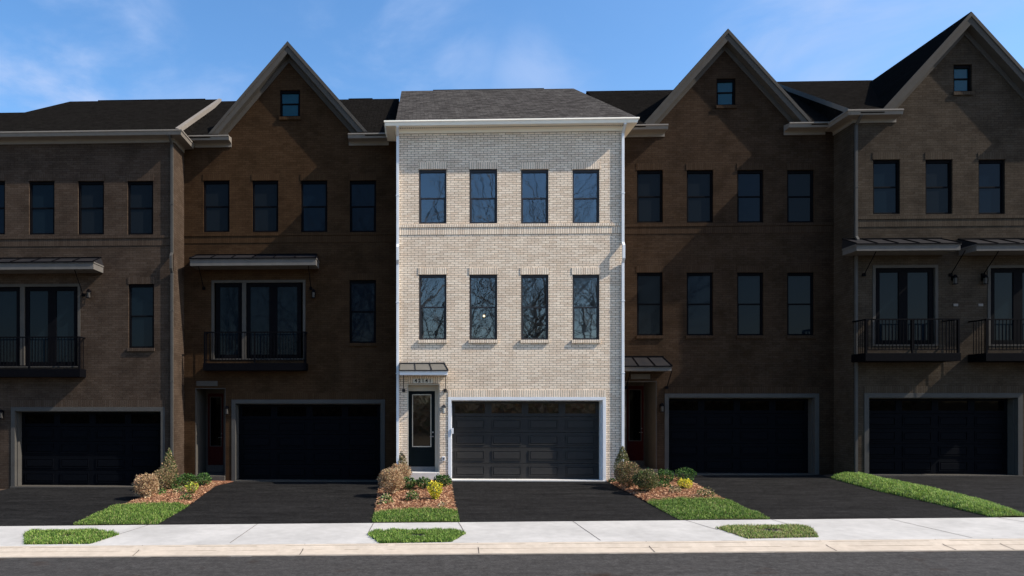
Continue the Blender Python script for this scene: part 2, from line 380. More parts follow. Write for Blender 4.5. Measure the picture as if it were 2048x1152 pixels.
MAT['crease'] = noisy('concrete_crease', (.30, .25, .19), (.38, .32, .25), 20, .95, .1)
tag(mb.build('kerb', ['kerbstone', 'joint', 'crease']), kind='structure')
mb = MB()
nx, ny = 120, 12
for i in range(nx):
    for j in range(ny):
        x0 = -34 + 68 * i / nx; x1 = -34 + 68 * (i + 1) / nx; y0 = YS + 7.6 * j / ny; y1 = YS + 7.6 * (j + 1) / ny
        mb.quad(*[(x, y, G(x, y) - .03) for x, y in ((x0, y0), (x1, y0), (x1, y1), (x0, y1))])
tag(mb.build('soil', 'soil'), kind='structure')

def lerp(a, b, t): return a + (b - a) * t
def edge(pts):       # list of ground points from the facade down to the sidewalk -> x as a function of y
    pts = sorted(pts, key=lambda p: -p[1])
    def f(y):
        if y >= pts[0][1]: return pts[0][0]
        for (xa, ya), (xb, yb) in zip(pts, pts[1:]):
            if y >= yb: return lerp(xb, xa, (y - yb) / (ya - yb))
        return pts[-1][0]
    return f
def gpts(l): return [gp(*p) for p in l]
def sheet(name, fl, fr, y0, y1, zf, mat, nx=10, ny=24, jag=0):
    mb = MB()
    for j in range(ny):
        ya, yb = lerp(y0, y1, j / ny), lerp(y0, y1, (j + 1) / ny)
        for i in range(nx):
            P = []
            J = lambda i_, y: (jag * noise.noise(Vector((i_ * 3.7, y * 5, 1))) + jag * .5 * noise.noise(Vector((i_ * 3.7, y * 21, 1)))) if i_ in (0, nx) else 0
            for (i_, y) in ((i, ya), (i + 1, ya), (i + 1, yb), (i, yb)):
                x = lerp(fl(y), fr(y), i_ / nx) + J(i_, y); P.append((x, y, zf(x, y)))
            mb.quad(*P)
    return mb.build(name, mat)
E = {}
E['l2r'] = edge([(fx(322, 0), .2), gp(322, 978), gp(250, 1010), gp(228, 1014), gp(150, 1049.5)])
E['l1l'] = edge([(fx(470, 1.1), 1.1), gp(430, 973), gp(370, 1016), gp(314, 1048)])
E['l1r'] = edge([(fx(765, 1.1), 1.1), gp(757, 985), gp(747, 1046.5)])
E['cl'] = edge([(fx(902, 0), .2), gp(904, 985), gp(917, 1044.5)])
E['cr'] = edge([(fx(1213, 0), .2), gp(1240, 977), gp(1271, 992), gp(1357, 1037.5)])
E['r1l'] = edge([(fx(1330, 1.1), 1.1), gp(1384, 965), gp(1445, 998), gp(1533, 1036)])
E['r1r'] = edge([(fx(1640, 1.1), 1.1), gp(1668, 958), gp(1752, 981), gp(1848, 1002), gp(1981, 1033)])
E['r2l'] = edge([(fx(1727, 0), .2), gp(1765, 961), gp(1864, 981), gp(1965, 1005), gp(2043, 1031)])
zd = lambda x, y: G(x, y) + (.0 if y > YS + .02 else .0)
DR = []
DR.append(sheet('driveway', lambda y: -12.8 - .35 * (-y) * .6, E['l2r'], YS, .15, zd, 'drive', ny=70, jag=.035))
DR.append(sheet('driveway', E['l1l'], E['l1r'], YS, 1.25, zd, 'drive', ny=70, jag=.035))
DR.append(sheet('driveway', E['cl'], E['cr'], YS, .15, zd, 'drive', ny=70, jag=.035))
DR.append(sheet('driveway', E['r1l'], E['r1r'], YS, 1.25, zd, 'drive', ny=70, jag=.035))
DR.append(sheet('driveway', E['r2l'], lambda y: 20.1 - y * .25, YS, .15, zd, 'drive', ny=70, jag=.035))
for o in DR: tag(o, kind='structure')

# beds: mulch behind, turf in front
def bed_z(fl, fr, amp):
    def z(x, y):
        a, b = fl(y), fr(y); t = max(0, min(1, (x - a) / max(.05, b - a)))
        return G(x, y) + .006 + amp * math.sin(math.pi * t) ** .6 * min(1, (y - YS) * 2.2 + .15) + .012 * noise.noise(Vector((x * 2, y * 2, 0)))
    return z
beds = [('l2r', 'l1l', gp(300, 1013)[1], -.05, .07), ('l1r', 'cl', gp(830, 1024)[1], -.02, .06), ('cr', 'r1l', gp(1390, 1003)[1], -.02, .07)]
BZ = []
def in_bed(fl, fr, y, n):
    return [lerp(fl(y), fr(y), random.random()) for _ in range(n)]
def blades(name, region, zf, n, hmin, hmax, mats, lean=.5, wid=.011, label='', dry=0):
    """region(): random (x, y) inside"""
    mb = MB(); nm = len(mats) - 1
    for _ in range(n):
        x, y = region(); z = zf(x, y) - .01
        h = random.uniform(hmin, hmax) * (.75 + .5 * noise.noise(Vector((x * 5, y * 5, 3))) + .25); a = random.uniform(0, 6.283); ln = random.uniform(.05, lean) * h
        wx, wy = math.cos(a + 1.57) * wid / 2, math.sin(a + 1.57) * wid / 2; dx, dy = math.cos(a) * ln, math.sin(a) * ln
        m = random.randrange(nm) if random.random() > dry else nm
        i = len(mb.v)
        mb.v += [(x - wx, y - wy, z), (x + wx, y + wy, z), (x + dx * .4 + wx * .7, y + dy * .4 + wy * .7, z + h * .6), (x + dx * .4 - wx * .7, y + dy * .4 - wy * .7, z + h * .6), (x + dx, y + dy, z + h * random.uniform(.8, 1))]
        mb.f += [(i, i + 1, i + 2, i + 3), (i + 3, i + 2, i + 4)]; mb.m += [m, m]
    return mb.build(name, mats)
GM = [L['grass_a'], L['grass_b'], L['grass_c'], L['grass_a'], L['grass_c'], L['grass_dry']]
def chips(name, region, zf, n):
    mb = MB()
    for _ in range(n):
        x, y = region(); z = zf(x, y) + random.uniform(0, .022); a = random.uniform(0, 3.14); l = random.uniform(.012, .045); ww = random.uniform(.005, .014)
        t = random.uniform(-.5, .5); s = random.uniform(-.7, .7)
        dx, dy, dz = math.cos(a) * l, math.sin(a) * l, t * l; ex, ey, ez = -math.sin(a) * ww, math.cos(a) * ww, s * ww
        p = [(x - dx - ex, y - dy - ey, z - dz - ez + .01), (x + dx - ex, y + dy - ey, z + dz - ez + .01), (x + dx + ex, y + dy + ey, z + dz + ez + .01), (x - dx + ex, y - dy + ey, z - dz + ez + .01)]
        mb.quad(*p, m=random.choice((0, 0, 1, 1, 2)))
    return mb.build(name, [L['chip_a'], L['chip_b'], L['chip_c']])
for a, b, yt, yb, amp in beds:
    fl, fr = E[a], E[b]; z = bed_z(fl, fr, amp); BZ.append(z)
    tag(sheet('mulch_bed', fl, fr, yt, yb + (1.2 if a != 'cr' else 1.2), z, 'mulch', 24, 50), kind='structure')
    def reg(fl=fl, fr=fr, yt=yt):
        y = random.uniform(yt - .06, .6); y = lerp(yt - .06, .6, random.random() ** 1.2)
        return lerp(fl(y) - .02, fr(y) + .02, random.random()), y
    tag(chips('mulch_chips', reg, z, 7500), 'red brown wood chips spread over the planting bed', 'mulch', 'mulch in the beds', 'stuff')
    tag(sheet('turf', fl, fr, YS + .02, yt, z, 'turf', 16, 10), kind='structure')
    def reg2(fl=fl, fr=fr, yt=yt):
        y = random.uniform(YS + .04, yt + .05 + .06 * random.random())
        x = lerp(fl(y) - .03, fr(y) + .03, random.random()); return x, y
    area = (yt - YS) * (fr(YS + .3) - fl(YS + .3))
    lb = {'l2r': 'lawn strip below the leftmost planting bed', 'l1r': 'lawn strip below the middle planting bed', 'cr': 'lawn strip below the right planting bed'}[a]
    tag(blades('grass', reg2, z, int(area * 6500), .02, .085, GM, .9, .012, dry=.06), 'short green grass of the ' + lb, 'grass', 'grass strips', 'stuff')
# raised grass ridge between the two right driveways
fl, fr = E['r1r'], E['r2l']
zr = bed_z(fl, fr, .12)
tag(sheet('turf', fl, fr, YS + .02, .3, zr, 'turf', 10, 40), kind='structure')
def reg3():
    y = random.uniform(YS + .04, .05); return lerp(fl(y) - .03, fr(y) + .03, random.random()), y
tag(blades('grass', reg3, zr, 26000, .04, .10, [L['grass_b'], L['green_light'], L['grass_a'], L['grass_b'], L['grass_dry']], .8, .013, dry=.05), 'bright green raised grass strip between the two right driveways', 'grass', 'grass strips', 'stuff')
# verge islands cut into the aprons
for pts, lb, dry in (([(50, 1068), (64, 1062.5), (195, 1061), (238, 1069.5), (180, 1088), (50, 1089)], 'grass island in the pavement at the far left', .05),
                ([(736, 1069), (752, 1062.5), (912, 1061), (930, 1068), (903, 1084), (760, 1087)], 'grass island in the pavement below the pale house', .04),
                ([(1434, 1057), (1450, 1052.5), (1600, 1051), (1622, 1056), (1637, 1074.5), (1495, 1077.5)], 'patchy grass island in the pavement at the right', .35)):
    P = gpts(pts)
    P = [(x, max(y, YK + .02)) for x, y in P]
    mb = MB(); mb.quad(*[(x, y, G(x, y) + .006) for x, y in P][::-1]); tag(mb.build('turf', 'turf' if dry < .2 else 'soil'), kind='structure')
    xs = [p[0] for p in P]; ys = [p[1] for p in P]
    cx, cy = sum(xs) / 6 + .05, sum(ys) / 6
    def inside(x, y, P=P):
        c = False
        for (x1, y1), (x2, y2) in zip(P, P[1:] + P[:1]):
            if (y1 > y) != (y2 > y) and x < (x2 - x1) * (y - y1) / (y2 - y1) + x1: c = not c
        return c
    def reg4(xs=xs, ys=ys, inside=inside, cx=cx, cy=cy):
        while True:
            x, y = random.uniform(min(xs), max(xs)), random.uniform(min(ys), max(ys))
            if inside(x, y) and ((x - cx) / .24) ** 2 + ((y - cy + .04) / .2) ** 2 > 1 and noise.noise(Vector((x * 4, y * 6, 9))) > -.32 - .3 * random.random(): return x + random.gauss(0, .02), y + random.gauss(0, .015)
    tag(blades('grass', reg4, lambda x, y: G(x, y) + .008, 14000 if dry < .2 else 9000, .03, .10 if dry < .2 else .075, [L['grass_a'], L['grass_b'], L['grass_c'], L['grass_a'], L['grass_dry']], .9, .012, dry=dry), lb, 'grass', 'grass islands', 'stuff')
    # utility valve cover sunk in the middle
    t = empty('valve_cover', (cx, cy, G(cx, cy)), 'small dark utility cover sunk in the ' + lb, 'utility cover', 'utility covers')
    mb = MB(); n = 20
    mb.bar((cx, cy, G(cx, cy) - .04), (cx, cy, G(cx, cy) + .014), .14, n); mb.build('rim', 'cover_rim', t, bevel=.004)
    mb = MB(); mb.bar((cx, cy, G(cx, cy) + .0), (cx, cy, G(cx, cy) + .02), .118, n)
    for k in range(4): mb.box(cx - .08, cx + .08, cy - .075 + k * .045, cy - .06 + k * .045, G(cx, cy) + .02, G(cx, cy) + .026)
    mb.build('lid', 'black_iron', t)

# ------------------------------------------------------------------ house pieces
def wall_mesh(mb, x0, x1, z0, z1, Y, holes, rev=.12, m=0):
    xs = sorted({x0, x1, *[h[0] for h in holes], *[h[1] for h in holes]}); zs = sorted({z0, z1, *[h[2] for h in holes], *[h[3] for h in holes]})
    xs = [x for x in xs if x0 <= x <= x1]; zs = [z for z in zs if z0 <= z <= z1]
    for a, b in zip(xs, xs[1:]):
        for c, d in zip(zs, zs[1:]):
            mx_, mz_ = (a + b) / 2, (c + d) / 2
            if any(h[0] < mx_ < h[1] and h[2] < mz_ < h[3] for h in holes): continue
            mb.quad((a, Y, c), (b, Y, c), (b, Y, d), (a, Y, d), m=m)
    for h in holes:
        r = h[4] if len(h) > 4 else rev; a, b, c, d = h[:4]
        mb.quad((a, Y, c), (a, Y, d), (a, Y + r, d), (a, Y + r, c), m=m); mb.quad((b, Y, c), (b, Y + r, c), (b, Y + r, d), (b, Y, d), m=m)
        mb.quad((a, Y, d), (b, Y, d), (b, Y + r, d), (a, Y + r, d), m=m); mb.quad((a, Y, c), (a, Y + r, c), (b, Y + r, c), (b, Y, c), m=m)
def prect(l, r, t, b, Y):      # photo pixels on the plane Y -> x0, x1, z0, z1
    c = (l + r) / 2
    return fx(l, Y), fx(r, Y), XZ(c, b, Y)[1], XZ(c, t, Y)[1]
class House:
    def __init__(s, key, name, label, x0, x1, Y, zf, ze, dark):
        s.k, s.x0, s.x1, s.Y, s.zf, s.ze, s.dark = key, x0, x1, Y, zf, ze, dark
        s.root = empty(name, ((x0 + x1) / 2, Y, zf), label, 'house', 'attached brick townhouses in one row')
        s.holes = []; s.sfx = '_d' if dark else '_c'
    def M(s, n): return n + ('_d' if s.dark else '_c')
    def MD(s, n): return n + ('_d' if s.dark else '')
    def window(s, l, r, t, b, attic=False, lintel=True, sill=True, rail=.5, blind=None):
        x0, x1, z0, z1 = prect(l, r, t, b, s.Y); Y = s.Y
        s.holes.append((x0, x1, z0, z1)); f = .055; e = .003; yf = Y + .05; yb = Y + .11
        mb = MB(); zm = lerp(z0, z1, 1 - rail)
        X0, X1, Z0, Z1 = x0 + e, x1 - e, z0 + e, z1 - e
        mb.box(X0, X0 + f, yf, yb, Z0, Z1).box(X1 - f, X1, yf, yb, Z0, Z1).box(X0 + f, X1 - f, yf, yb, Z1 - f * 1.7, Z1).box(X0 + f, X1 - f, yf, yb, Z0, Z0 + f)
        mb.box(X0 + f, X1 - f, yf + .012, yb, zm - .025, zm + .025)
        g = .022       # sash stiles
        mb.box(X0 + f, X0 + f + g, yf + .02, yb - .004, Z0 + f, zm - .025).box(X1 - f - g, X1 - f, yf + .02, yb - .004, Z0 + f, zm - .025)
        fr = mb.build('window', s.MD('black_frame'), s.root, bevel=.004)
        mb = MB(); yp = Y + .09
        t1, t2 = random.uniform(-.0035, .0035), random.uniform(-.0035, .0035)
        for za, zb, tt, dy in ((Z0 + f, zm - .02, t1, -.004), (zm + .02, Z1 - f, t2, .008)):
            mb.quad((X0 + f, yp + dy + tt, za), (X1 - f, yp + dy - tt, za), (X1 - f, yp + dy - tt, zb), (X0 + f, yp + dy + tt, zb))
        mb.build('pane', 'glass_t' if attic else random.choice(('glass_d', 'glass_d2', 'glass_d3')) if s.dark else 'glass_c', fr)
        if not s.dark:      # the dark room behind the clear glass
            mb = MB(); q = .9; a, b_ = X0 + .02 - .4, X1 - .02 + .4
            yq = Y + .16
            mb.quad((a, yq + q * 2, z0 - .5), (b_, yq + q * 2, z0 - .5), (b_, yq + q * 2, z1 + .2), (a, yq + q * 2, z1 + .2))
            mb.quad((a, yq, z0 - .5), (a, yq + q * 2, z0 - .5), (a, yq + q * 2, z1 + .2), (a, yq, z1 + .2)).quad((b_, yq, z0 - .5), (b_, yq, z1 + .2), (b_, yq + q * 2, z1 + .2), (b_, yq + q * 2, z0 - .5))
            mb.quad((a, yq, z1 + .2), (a, yq + q * 2, z1 + .2), (b_, yq + q * 2, z1 + .2), (b_, yq, z1 + .2)).quad((a, yq, z0 - .5), (b_, yq, z0 - .5), (b_, yq + q * 2, z0 - .5), (a, yq + q * 2, z0 - .5))
            mb.build('room_lining', 'room', fr)
        if blind:
            mb = MB(); xa, xb, za, zb, bm = blind; yy = Y + .17
            n = int((zb - za) * (z1 - z0) / .045); xa, xb = lerp(X0 + f, X1 - f, xa), lerp(X0 + f, X1 - f, xb)
            for k in range(n):
                z = lerp(z0, z1, za) + k * .045; mb.quad((xa, yy, z), (xb, yy, z), (xb, yy + .018, z + .043), (xa, yy + .018, z + .043))
            mb.build(bm, bm, fr)
        if lintel:
            mb = MB(); hL = .225 if not attic else .0
            if hL: mb.box(x0 - .02, x1 + .02, Y - .014, Y + .04, z1 + .002, z1 + hL); mb.build('lintel', 'soldier_' + s.k, s.root)
        if sill:
            mb = MB(); mb.box(x0 - .03, x1 + .03, Y - .055, Y + .05, z0 - .105, z0 - .001); mb.build('sill', 'soldier_' + s.k, s.root)
    def garage(s, l, r, t, b, fw, keypad=False):
        # l..b: outer edge of the white frame in photo pixels
        x0, x1, z0, z1 = prect(l, r, t, b, s.Y); z0 = s.zf; Y = s.Y
        s.holes.append((x0, x1, z0 - .3, z1, .45)); yd = Y + .36
        mb = MB(); mb.box(x0 + .002, x0 + fw, Y - .02, Y + .12, z0 - .05, z1 - .002).box(x1 - fw, x1 - .002, Y - .02, Y + .12, z0 - .05, z1 - .002).box(x0 + fw, x1 - fw, Y - .02, Y + .12, z1 - fw, z1 - .002)
        # inner stop
        mb.box(x0 + fw, x0 + fw + .03, Y + .12, yd + .03, z0 - .05, z1 - fw).box(x1 - fw - .03, x1 - fw, Y + .12, yd + .03, z0 - .05, z1 - fw).box(x0 + fw + .03, x1 - fw - .03, Y + .12, yd + .03, z1 - fw - .03, z1 - fw)
        mb.build('garage_frame', s.M('spout'), s.root, bevel=.004)
        if not s.dark or True:
            mb = MB(); mb.box(x0, x1, Y - .07, Y + .44, z0 - .2, z0 + .028); mb.build('threshold', 'stoop' if not s.dark else 'beige_trim_d', s.root)
        a, b_ = x0 + fw + .031, x1 - fw - .031; c, d = z0 + .03, z1 - fw - .031
        mb = MB(); rows = 5; hh = (d - c) / rows; cw = (b_ - a) / 4; panes = []
        for rI in range(rows):
            za, zb = c + rI * hh + .006, c + (rI + 1) * hh - .006
            if rI < rows - 1:
                mb.box(a, b_, yd, yd + .04, za, zb)
                for k in range(4):
                    X0, X1 = a + cw * k + cw * .1, a + cw * (k + 1) - cw * .1; Z0, Z1 = za + hh * .17, zb - hh * .15
                    # sunk channel drawn as a frame ridge, then the raised field
                    for (p, q, u, v) in ((X0, X1, Z0, Z0 + .03), (X0, X1, Z1 - .03, Z1), (X0, X0 + .03, Z0 + .03, Z1 - .03), (X1 - .03, X1, Z0 + .03, Z1 - .03)):
                        mb.box(p, q, yd - .02, yd + .001, u, v)
                    i = len(mb.v); o = .042; n_ = .02
                    mb.v += [(X0 + o, yd - .001, Z0 + o), (X1 - o, yd - .001, Z0 + o), (X1 - o, yd - .001, Z1 - o), (X0 + o, yd - .001, Z1 - o),
                             (X0 + o + n_, yd - .016, Z0 + o + n_), (X1 - o - n_, yd - .016, Z0 + o + n_), (X1 - o - n_, yd - .016, Z1 - o - n_), (X0 + o + n_, yd - .016, Z1 - o - n_)]
                    for f in ((4, 5, 6, 7), (0, 1, 5, 4), (1, 2, 6, 5), (2, 3, 7, 6), (3, 0, 4, 7)): mb.f.append(tuple(i + q for q in f)); mb.m.append(0)
            else:
                mb.box(a, b_, yd, yd + .04, za, za + hh * .2).box(a, b_, yd, yd + .04, zb - hh * .14, zb)
                xs = [a]
                for k in range(4):
                    X0, X1 = a + cw * k + cw * .09, a + cw * (k + 1) - cw * .09; panes.append((X0, X1, za + hh * .2, zb - hh * .14)); xs += [X0, X1]
                xs.append(b_)
                for k in range(0, len(xs), 2): mb.box(xs[k], xs[k + 1], yd, yd + .04, za + hh * .2, zb - hh * .14)
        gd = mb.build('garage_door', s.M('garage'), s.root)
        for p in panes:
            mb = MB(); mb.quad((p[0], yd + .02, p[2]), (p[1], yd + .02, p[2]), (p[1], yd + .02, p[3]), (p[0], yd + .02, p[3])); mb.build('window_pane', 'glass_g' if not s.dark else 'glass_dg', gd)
        mb = MB(); mb.box(x0 - .0, x1 + .0, Y - .014, Y + .04, z1 + .002, z1 + .225); mb.build('lintel', 'soldier_' + s.k, s.root)
    def finish_walls(s, ztop, gable=None, back=11.0, side=None):
        mb = MB(); Y = s.Y
        wall_mesh(mb, s.x0, s.x1, s.zf - .6, ztop, Y, s.holes)
        e = .004
        zt = ztop
        mb.quad((s.x0, Y, s.zf - .6), (s.x0, Y, zt), (s.x0, back, zt), (s.x0, back, s.zf - .6)); mb.quad((s.x1, Y, s.zf - .6), (s.x1, back, s.zf - .6), (s.x1, back, zt), (s.x1, Y, zt))
        mb.quad((s.x0, back, s.zf - .6), (s.x0, back, zt), (s.x1, back, zt), (s.x1, back, s.zf - .6))
        if gable:
            xl, xc, xr, zp, hole = gable; z0 = ztop
            fL = lambda z: lerp(xl, xc, (z - z0) / (zp - z0)); fR = lambda z: lerp(xr, xc, (z - z0) / (zp - z0))
            a, b, c, d = hole; r = .12
            mb.quad((xl, Y, z0), (xr, Y, z0), (fR(c), Y, c), (fL(c), Y, c))
            mb.quad((fL(c), Y, c), (a, Y, c), (a, Y, d), (fL(d), Y, d)); mb.quad((b, Y, c), (fR(c), Y, c), (fR(d), Y, d), (b, Y, d))
            mb.quad((fL(d), Y, d), (fR(d), Y, d), (xc, Y, zp))
            for q in (((a, Y, c), (a, Y, d), (a, Y + r, d), (a, Y + r, c)), ((b, Y, c), (b, Y + r, c), (b, Y + r, d), (b, Y, d)), ((a, Y, d), (b, Y, d), (b, Y + r, d), (a, Y + r, d)), ((a, Y, c), (a, Y + r, c), (b, Y + r, c), (b, Y, c))): mb.quad(*q)
        return mb.build('wall', 'brick_' + s.k, s.root)
CP = [(0, -.28), (-.03, -.28), (-.03, -.19), (-.05, -.165), (-.07, -.155), (-.26, -.150), (-.345, -.145), (-.352, -.125), (-.368, -.07), (-.378, -.045), (-.40, -.03), (-.395, .012), (-.36, .014), (-.35, -.01), (0, .05)]
def cornice(h, x0, x1, Y, ze, left=None, right=None, name='cornice'):
    """moulded gutter and frieze along the wall top; left/right = y to which it returns round the corner, None = square end"""
    mb = MB(); P = CP; n = len(P)
    def sect(kind):
        return [(x0 + (p[0] if left is not None else 0), Y + p[0], ze + p[1]) for p in P] if kind == 0 else [(x1 - (p[0] if right is not None else 0), Y + p[0], ze + p[1]) for p in P]
    secs = []
    if left is not None: secs.append([(x0 + p[0], left, ze + p[1]) for p in P])
    secs += [sect(0), sect(1)]
    if right is not None: secs.append([(x1 - p[0], right, ze + p[1]) for p in P])
    for A, B in zip(secs, secs[1:]):
        for k in range(n - 1): mb.quad(A[k], B[k], B[k + 1], A[k + 1])
    mb.quad(*secs[0][::-1]); mb.quad(*secs[-1])
    o = mb.build(name, h.M('trim'), h.root)
    if not h.dark:      # perforated vent strip in the soffit
        mb = MB(); k = 0; x = x0 + .05
        while x < x1 - .05:
            mb.box(x, x + .03, Y - .19, Y - .11, ze - .1575, ze - .1545); x += .06
        mb.build('soffit_vent', 'joint', h.root)
    return o
def downspout(h, x, Y, z0, z1, ztop, kinks=True):
    mb = MB(); w_, d_ = .045, .075; y0 = Y - .105
    zk = lerp(z0, z1, .655)
    # elbow from the gutter back to the wall
    def leg(xa, ya, za, xb, yb, zb, wd=.042):
        i = len(mb.v)
        for (xx, yy, zz) in ((xa, ya, za), (xb, yb, zb)):
            mb.v += [(xx - wd, yy - .035, zz), (xx + wd, yy - .035, zz), (xx + wd, yy + .035, zz), (xx - wd, yy + .035, zz)]
        for f in ((0, 1, 5, 4), (1, 2, 6, 5), (2, 3, 7, 6), (3, 0, 4, 7), (0, 3, 2, 1), (4, 5, 6, 7)): mb.f.append(tuple(i + q for q in f)); mb.m.append(0)
    yw = Y - .05
    leg(x, Y - .30, ztop - .10, x, Y - .30, ztop - .17); leg(x, Y - .30, ztop - .17, x, yw, ztop - .38); leg(x, yw, ztop - .38, x, yw, zk + .12)
    if kinks:
        leg(x, yw, zk + .12, x, yw - .09, zk); leg(x, yw - .09, zk, x, yw - .09, zk - .42); leg(x, yw - .09, zk - .42, x, yw, zk - .55); leg(x, yw, zk - .55, x, yw, z0 + .12)
    else: leg(x, yw, zk + .12, x, yw, z0 + .12)
    leg(x, yw, z0 + .12, x, yw - .16, z0 + .02)
    for zz in (lerp(z0, z1, .3), lerp(z0, z1, .5), lerp(z0, z1, .8)): mb.box(x - .055, x + .055, yw - .042, yw + .045, zz, zz + .03)
    mb.build('downspout', h.M('spout'), h.root, bevel=.004)
def roof_quad(h, pts, th=.12, name='roof', mat=None):
    """sloped roof slab from four corners (front-left, front-right, back-right, back-left)"""
    mb = MB(); P = [Vector(p) for p in pts]
    B = [p - Vector((0, 0, th)) for p in P]; n = len(P)
    mb.quad(*P); mb.quad(*B[::-1])
    for i in range(n): mb.quad(P[i], B[i], B[(i + 1) % n], P[(i + 1) % n])
    return mb.build(name, mat or h.M('roof'), h.root)
def canopy(h, l, r, ytop, ymid, ybot, depth, seams, rods=()):
    Y = h.Y; x0, x1 = fx(l, Y - depth), fx(r, Y - depth); c = (l + r) / 2
    z2 = XZ(c, ytop, Y)[1]; z1 = XZ(c, ymid, Y - depth)[1]; z0 = XZ(c, ybot, Y - depth)[1]
    mb = MB()
    mb.box(x0, x1, Y - depth, Y - .002, z0, z1 - .004)
    mb.box(x0 - .02, x1 + .02, Y - depth - .02, Y - .002, z1 - .05, z1 - .0041)
    cp = mb.build('canopy', h.M('spout') if not h.dark else 'canopy_d', h.root, bevel=.004)
    mb = MB(); hx = (x1 - x0) * .0
    a, b, f, k = x0 - .02, x1 + .02, Y - depth - .03, Y - .001
    s_ = .10      # small hips at both ends
    top = [(a + .0, k, z2), (b - s_, k, z2)]
    mb.quad((a, f, z1), (b, f, z1), (b - s_, k, z2), (a + .02, k, z2)); mb.quad((b, f, z1), (b, k, z1), (b - s_, k, z2)); mb.quad((a, f, z1), (a + .02, k, z2), (a, k, z1))
    mb.quad((a, f, z1), (a, k, z1), (b, k, z1), (b, f, z1))
    mb.box(a, b, f - .004, f + .01, z1 - .03, z1 + .01, m=1)
    for i in range(seams + 1):
        t = (i + .0) / seams; xx = lerp(a + .012, b - .012, t); xt = lerp(a + .03, b - s_ - .01, t)
        j = len(mb.v)
        for (X_, y_, z_) in ((xx, f, z1), (xt, k, z2)):
            mb.v += [(X_ - .012, y_, z_), (X_ + .012, y_, z_), (X_ + .012, y_, z_ + .03), (X_ - .012, y_, z_ + .03)]
        for q in ((0, 1, 5, 4), (1, 2, 6, 5), (2, 3, 7, 6), (3, 0, 4, 7), (0, 3, 2, 1)): mb.f.append(tuple(j + e for e in q)); mb.m.append(1)
    mb.box(a + .0, b - s_ + .02, k - .05, k + .0, z2 - .005, z2 + .03, m=1)
    mb.build('canopy_roof', [h.MD('metal_roof'), h.MD('black_iron')], cp)
    for (px, py) in rods:
        X_, zz = XZ(px, py, Y)
        xf = fx(px, Y)
        mb = MB(); mb.bar((X_, Y - .03, zz), (X_, Y - depth + .1, z0 + .01), .014, 8); mb.box(X_ - .05, X_ + .05, Y - .05, Y - .001, zz - .05, zz + .05)
        mb.build('bracket', h.MD('black_iron'), cp, bevel=.003)
    return cp
def lamp(h, px, py, sz=1.0, parent=None):
    x, z = XZ(px, py, h.Y); Y = h.Y
    mb = MB(); mb.box(x - .045, x + .045, Y - .03, Y - .001, z - .02, z + .12); mb.bar((x, Y - .03, z + .1), (x, Y - .11, z + .12), .012)
    mb.bar((x, Y - .11, z + .05), (x, Y - .11, z + .15), .085, 4, r2=.03); mb.box(x - .06, x + .06, Y - .17, Y - .05, z - .15, z - .135)
    for sx in (-1, 1):
        for sy in (-1, 1): mb.bar((x + sx * .05, Y - .11 + sy * .05, z - .14), (x + sx * .06, Y - .11 + sy * .06, z + .05), .006, 4)
    lo = mb.build('wall_lamp', h.MD('black_iron'), h.root)
    mb = MB(); mb.bar((x, Y - .11, z - .13), (x, Y - .11, z + .045), .05, 10); mb.build('lamp_glass', 'lampglass' if not h.dark else 'rake_d', lo)
